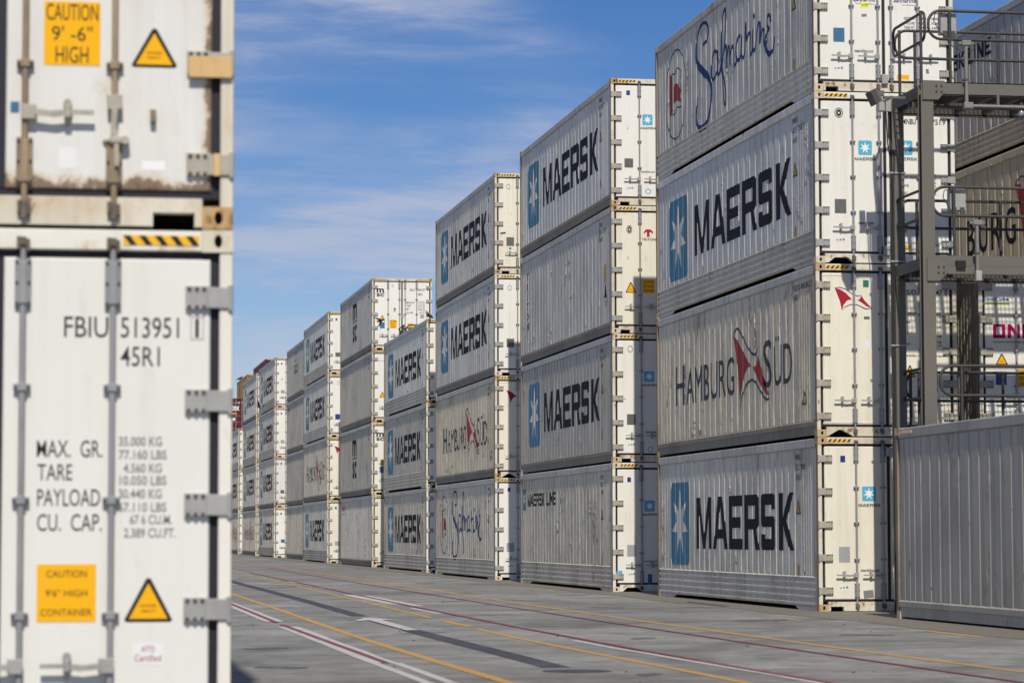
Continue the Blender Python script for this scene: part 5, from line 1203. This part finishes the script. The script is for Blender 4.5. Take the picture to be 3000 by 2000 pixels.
                obj('cable_loop', c.mesh('cable_loop', M['cable']), t)
                if not kick:
                    obj('conduit', MB().cbox(sp-.05, sp+.10, yf-.19, yf-.11, 7.90, 8.0, .012).tube([(sp+.08, yf-.15, 7.945), (L, yf-.15, 7.945)], .026, 8).mesh('conduit', M['pipe_pale']), t)
                    for hx in (1.10, 2.6): obj('pipe_hanger', MB().box(hx-.02, hx+.02, yf-.165, yf-.13, 7.96, 8.13).mesh('pipe_hanger', M['gantry']), t)
                    lm = obj('bulkhead_lamp', MB().ell((1.50, yf-.10, 7.86), (.05, .05, .055)).mesh('lamp_glass', M['lamp_glass']), t)
                    obj('lamp_holder', MB().tube([(1.50, yf-.10, 7.90), (1.50, yf-.10, 8.02)], .03, 8).mesh('lamp_holder', M['gantry_dark']), lm)
                else:
                    obj('socket_base', MB().cbox(sp-.04, sp+.06, yf-.20, yf-.10, 5.20, 5.36, .01).mesh('socket_base', M['steel']), st)
                    obj('post_shoe', MB().box(.40, .55, yf-.13, yf-.062, 5.40, 5.52).mesh('post_shoe', M['black']), t)
    if boxes:
        fl = obj('floodlight', MB().prism([(-.68, 8.30), (-.60, 8.34), (-.50, 8.14), (-.58, 8.09)], 'y', -.93, -.64).mesh('floodlight', M['gantry_dark']), t)
        obj('floodlight_fin', MB().prism([(-.60, 8.345), (-.57, 8.355), (-.47, 8.155), (-.50, 8.14)], 'y', -.91, -.66).mesh('floodlight_fin', M['gantry']), fl)
        obj('floodlight_bracket', MB().box(-.56, -.42, -.83, -.74, 8.25, 8.33).box(-.42, -.05, -.82, -.76, 8.205, 8.245).tube([(-.52, -.78, 8.22), (-.40, -.78, 8.16), (-.30, -.78, 8.22)], .012, 6).mesh('floodlight_bracket', M['gantry']), fl)
        obj('terminal_box', MB().cbox(-.28, -.18, -.10, .02, 8.12, 8.37, .008).box(-.16, -.06, -.08, .0, 8.12, 8.37).mesh('terminal_box', M['steel']), t)
        c = MB().tube([(-.10, -.02, 8.12), (-.10, -.04, 7.7), (-.04, -.12, 7.35), (-.06, -.11, 6.9), (-.06, -.11, 5.2), (-.06, -.11, 1.0)], .016, 6).tube([(-.14, -.02, 8.12), (-.13, -.06, 7.6), (-.10, -.11, 7.3), (-.09, -.11, 6.0), (-.09, -.11, 1.0)], .012, 6)
        obj('cable', c.mesh('cable', M['cable']), t)
        for z in (7.1, 5.66, 4.3): obj('cable_band', MB().box(-.13, .145, -.125, -.106, z, z+.025).mesh('cable_band', M['steel']), t)
    return t
gantry('steel walkway gantry with three railed decks before the nearest four-high stack', (13.44, 42.27, 0))
gantry('distant walkway gantry whose rail ends show above the three-high stack', (13.53, 106.93, 0), boxes=False)

# birds ----------------------------------------------------------------
def bird(label, loc, rot, mat, flying=None, cat='bird', scale=1.0):
    b = MB()
    b.ell((0, 0, 0), (.062, .15, .06), None, 12, 8); b.ell((0, -.155, .045), (.034, .045, .034), None, 10, 6)
    b.tube([(0, -.06, .02), (0, -.13, .035), (0, -.16, .045)], [.052, .038, .03], 10)
    b.tube([(0, -.19, .043), (0, -.225, .036)], [.011, .002], 6)
    b.prism([(-.03, .10), (.03, .10), (.055, .27), (-.055, .27)], 'z', -.008, .006)
    t = thing('bird', label, 'bird', loc); t.rotation_euler = rot; t.scale = (scale,)*3
    obj('body', b.mesh('body', M[mat]), t)
    if flying:
        for s in (-1, 1):
            w = MB(); st = flying[0 if s < 0 else 1]; top = []; bot = []
            for (x, z, c0, c1) in st: top += [(s*x, c0, z+.006), (s*x, c1, z)]; bot += [(s*x, c0, z-.006), (s*x, c1, z-.003)]
            n = len(st); vs = top+bot; m2 = 2*n
            fs = [(2*i, 2*i+2, 2*i+3, 2*i+1) for i in range(n-1)]+[(m2+2*i, m2+2*i+1, m2+2*i+3, m2+2*i+2) for i in range(n-1)]
            fs += [(2*i, m2+2*i, m2+2*i+2, 2*i+2) for i in range(n-1)]+[(2*i+1, 2*i+3, m2+2*i+3, m2+2*i+1) for i in range(n-1)]+[(2*n-2, 2*n-1, m2+2*n-1, m2+2*n-2)]
            obj('wing', w.add(vs, fs).mesh('wing', M['feather_dark']), t)
    else:
        for s in (-1, 1):
            obj('wing', MB().ell((s*.052, .03, .01), (.018, .15, .042), None, 10, 6).mesh('wing', M['feather_dark']), t)
            obj('leg', MB().tube([(s*.022, 0, -.05), (s*.022, -.01, -.11)], .006, 5).mesh('leg', M['feather_dark']), t)
    return t
bird('dark gull flying with raised bow-shaped wings past the eighth stack', (11.20, 150, 8.31), (R(10), R(12), R(60)), 'feather_grey',
     flying=([(.04, .02, -.06, .07), (.16, .06, -.10, .05), (.30, .16, -.08, .05), (.42, .28, -.03, .04), (.47, .36, 0, .02)], [(.04, .02, -.06, .07), (.16, .05, -.10, .05), (.30, .13, -.08, .05), (.42, .23, -.03, .04), (.50, .33, 0, .02)]), scale=1.0)
bird('black bird flying with wings swept down across the yellow triangle', (11.93, 100, 9.20), (R(-10), R(55), R(20)), 'feather_dark',
     flying=([(.03, .0, -.07, .09), (.12, -.05, -.09, .10), (.24, -.14, -.06, .09), (.33, -.24, .02, .06)], [(.03, .0, -.07, .09), (.10, -.10, -.09, .10), (.14, -.24, -.05, .08), (.15, -.34, .02, .05)]), scale=.82)
bird('grey pigeon standing on the near corner of the three-high stack', (12.72, 92.52, 8.69+.118), (R(-38), 0, R(-100)), 'feather_grey', scale=.95)
bird('dark bird perched on the far end of the ochre container', (15.72, 233.2, 14.48+.18), (R(-18), 0, R(70)), 'feather_dark', scale=1.5)
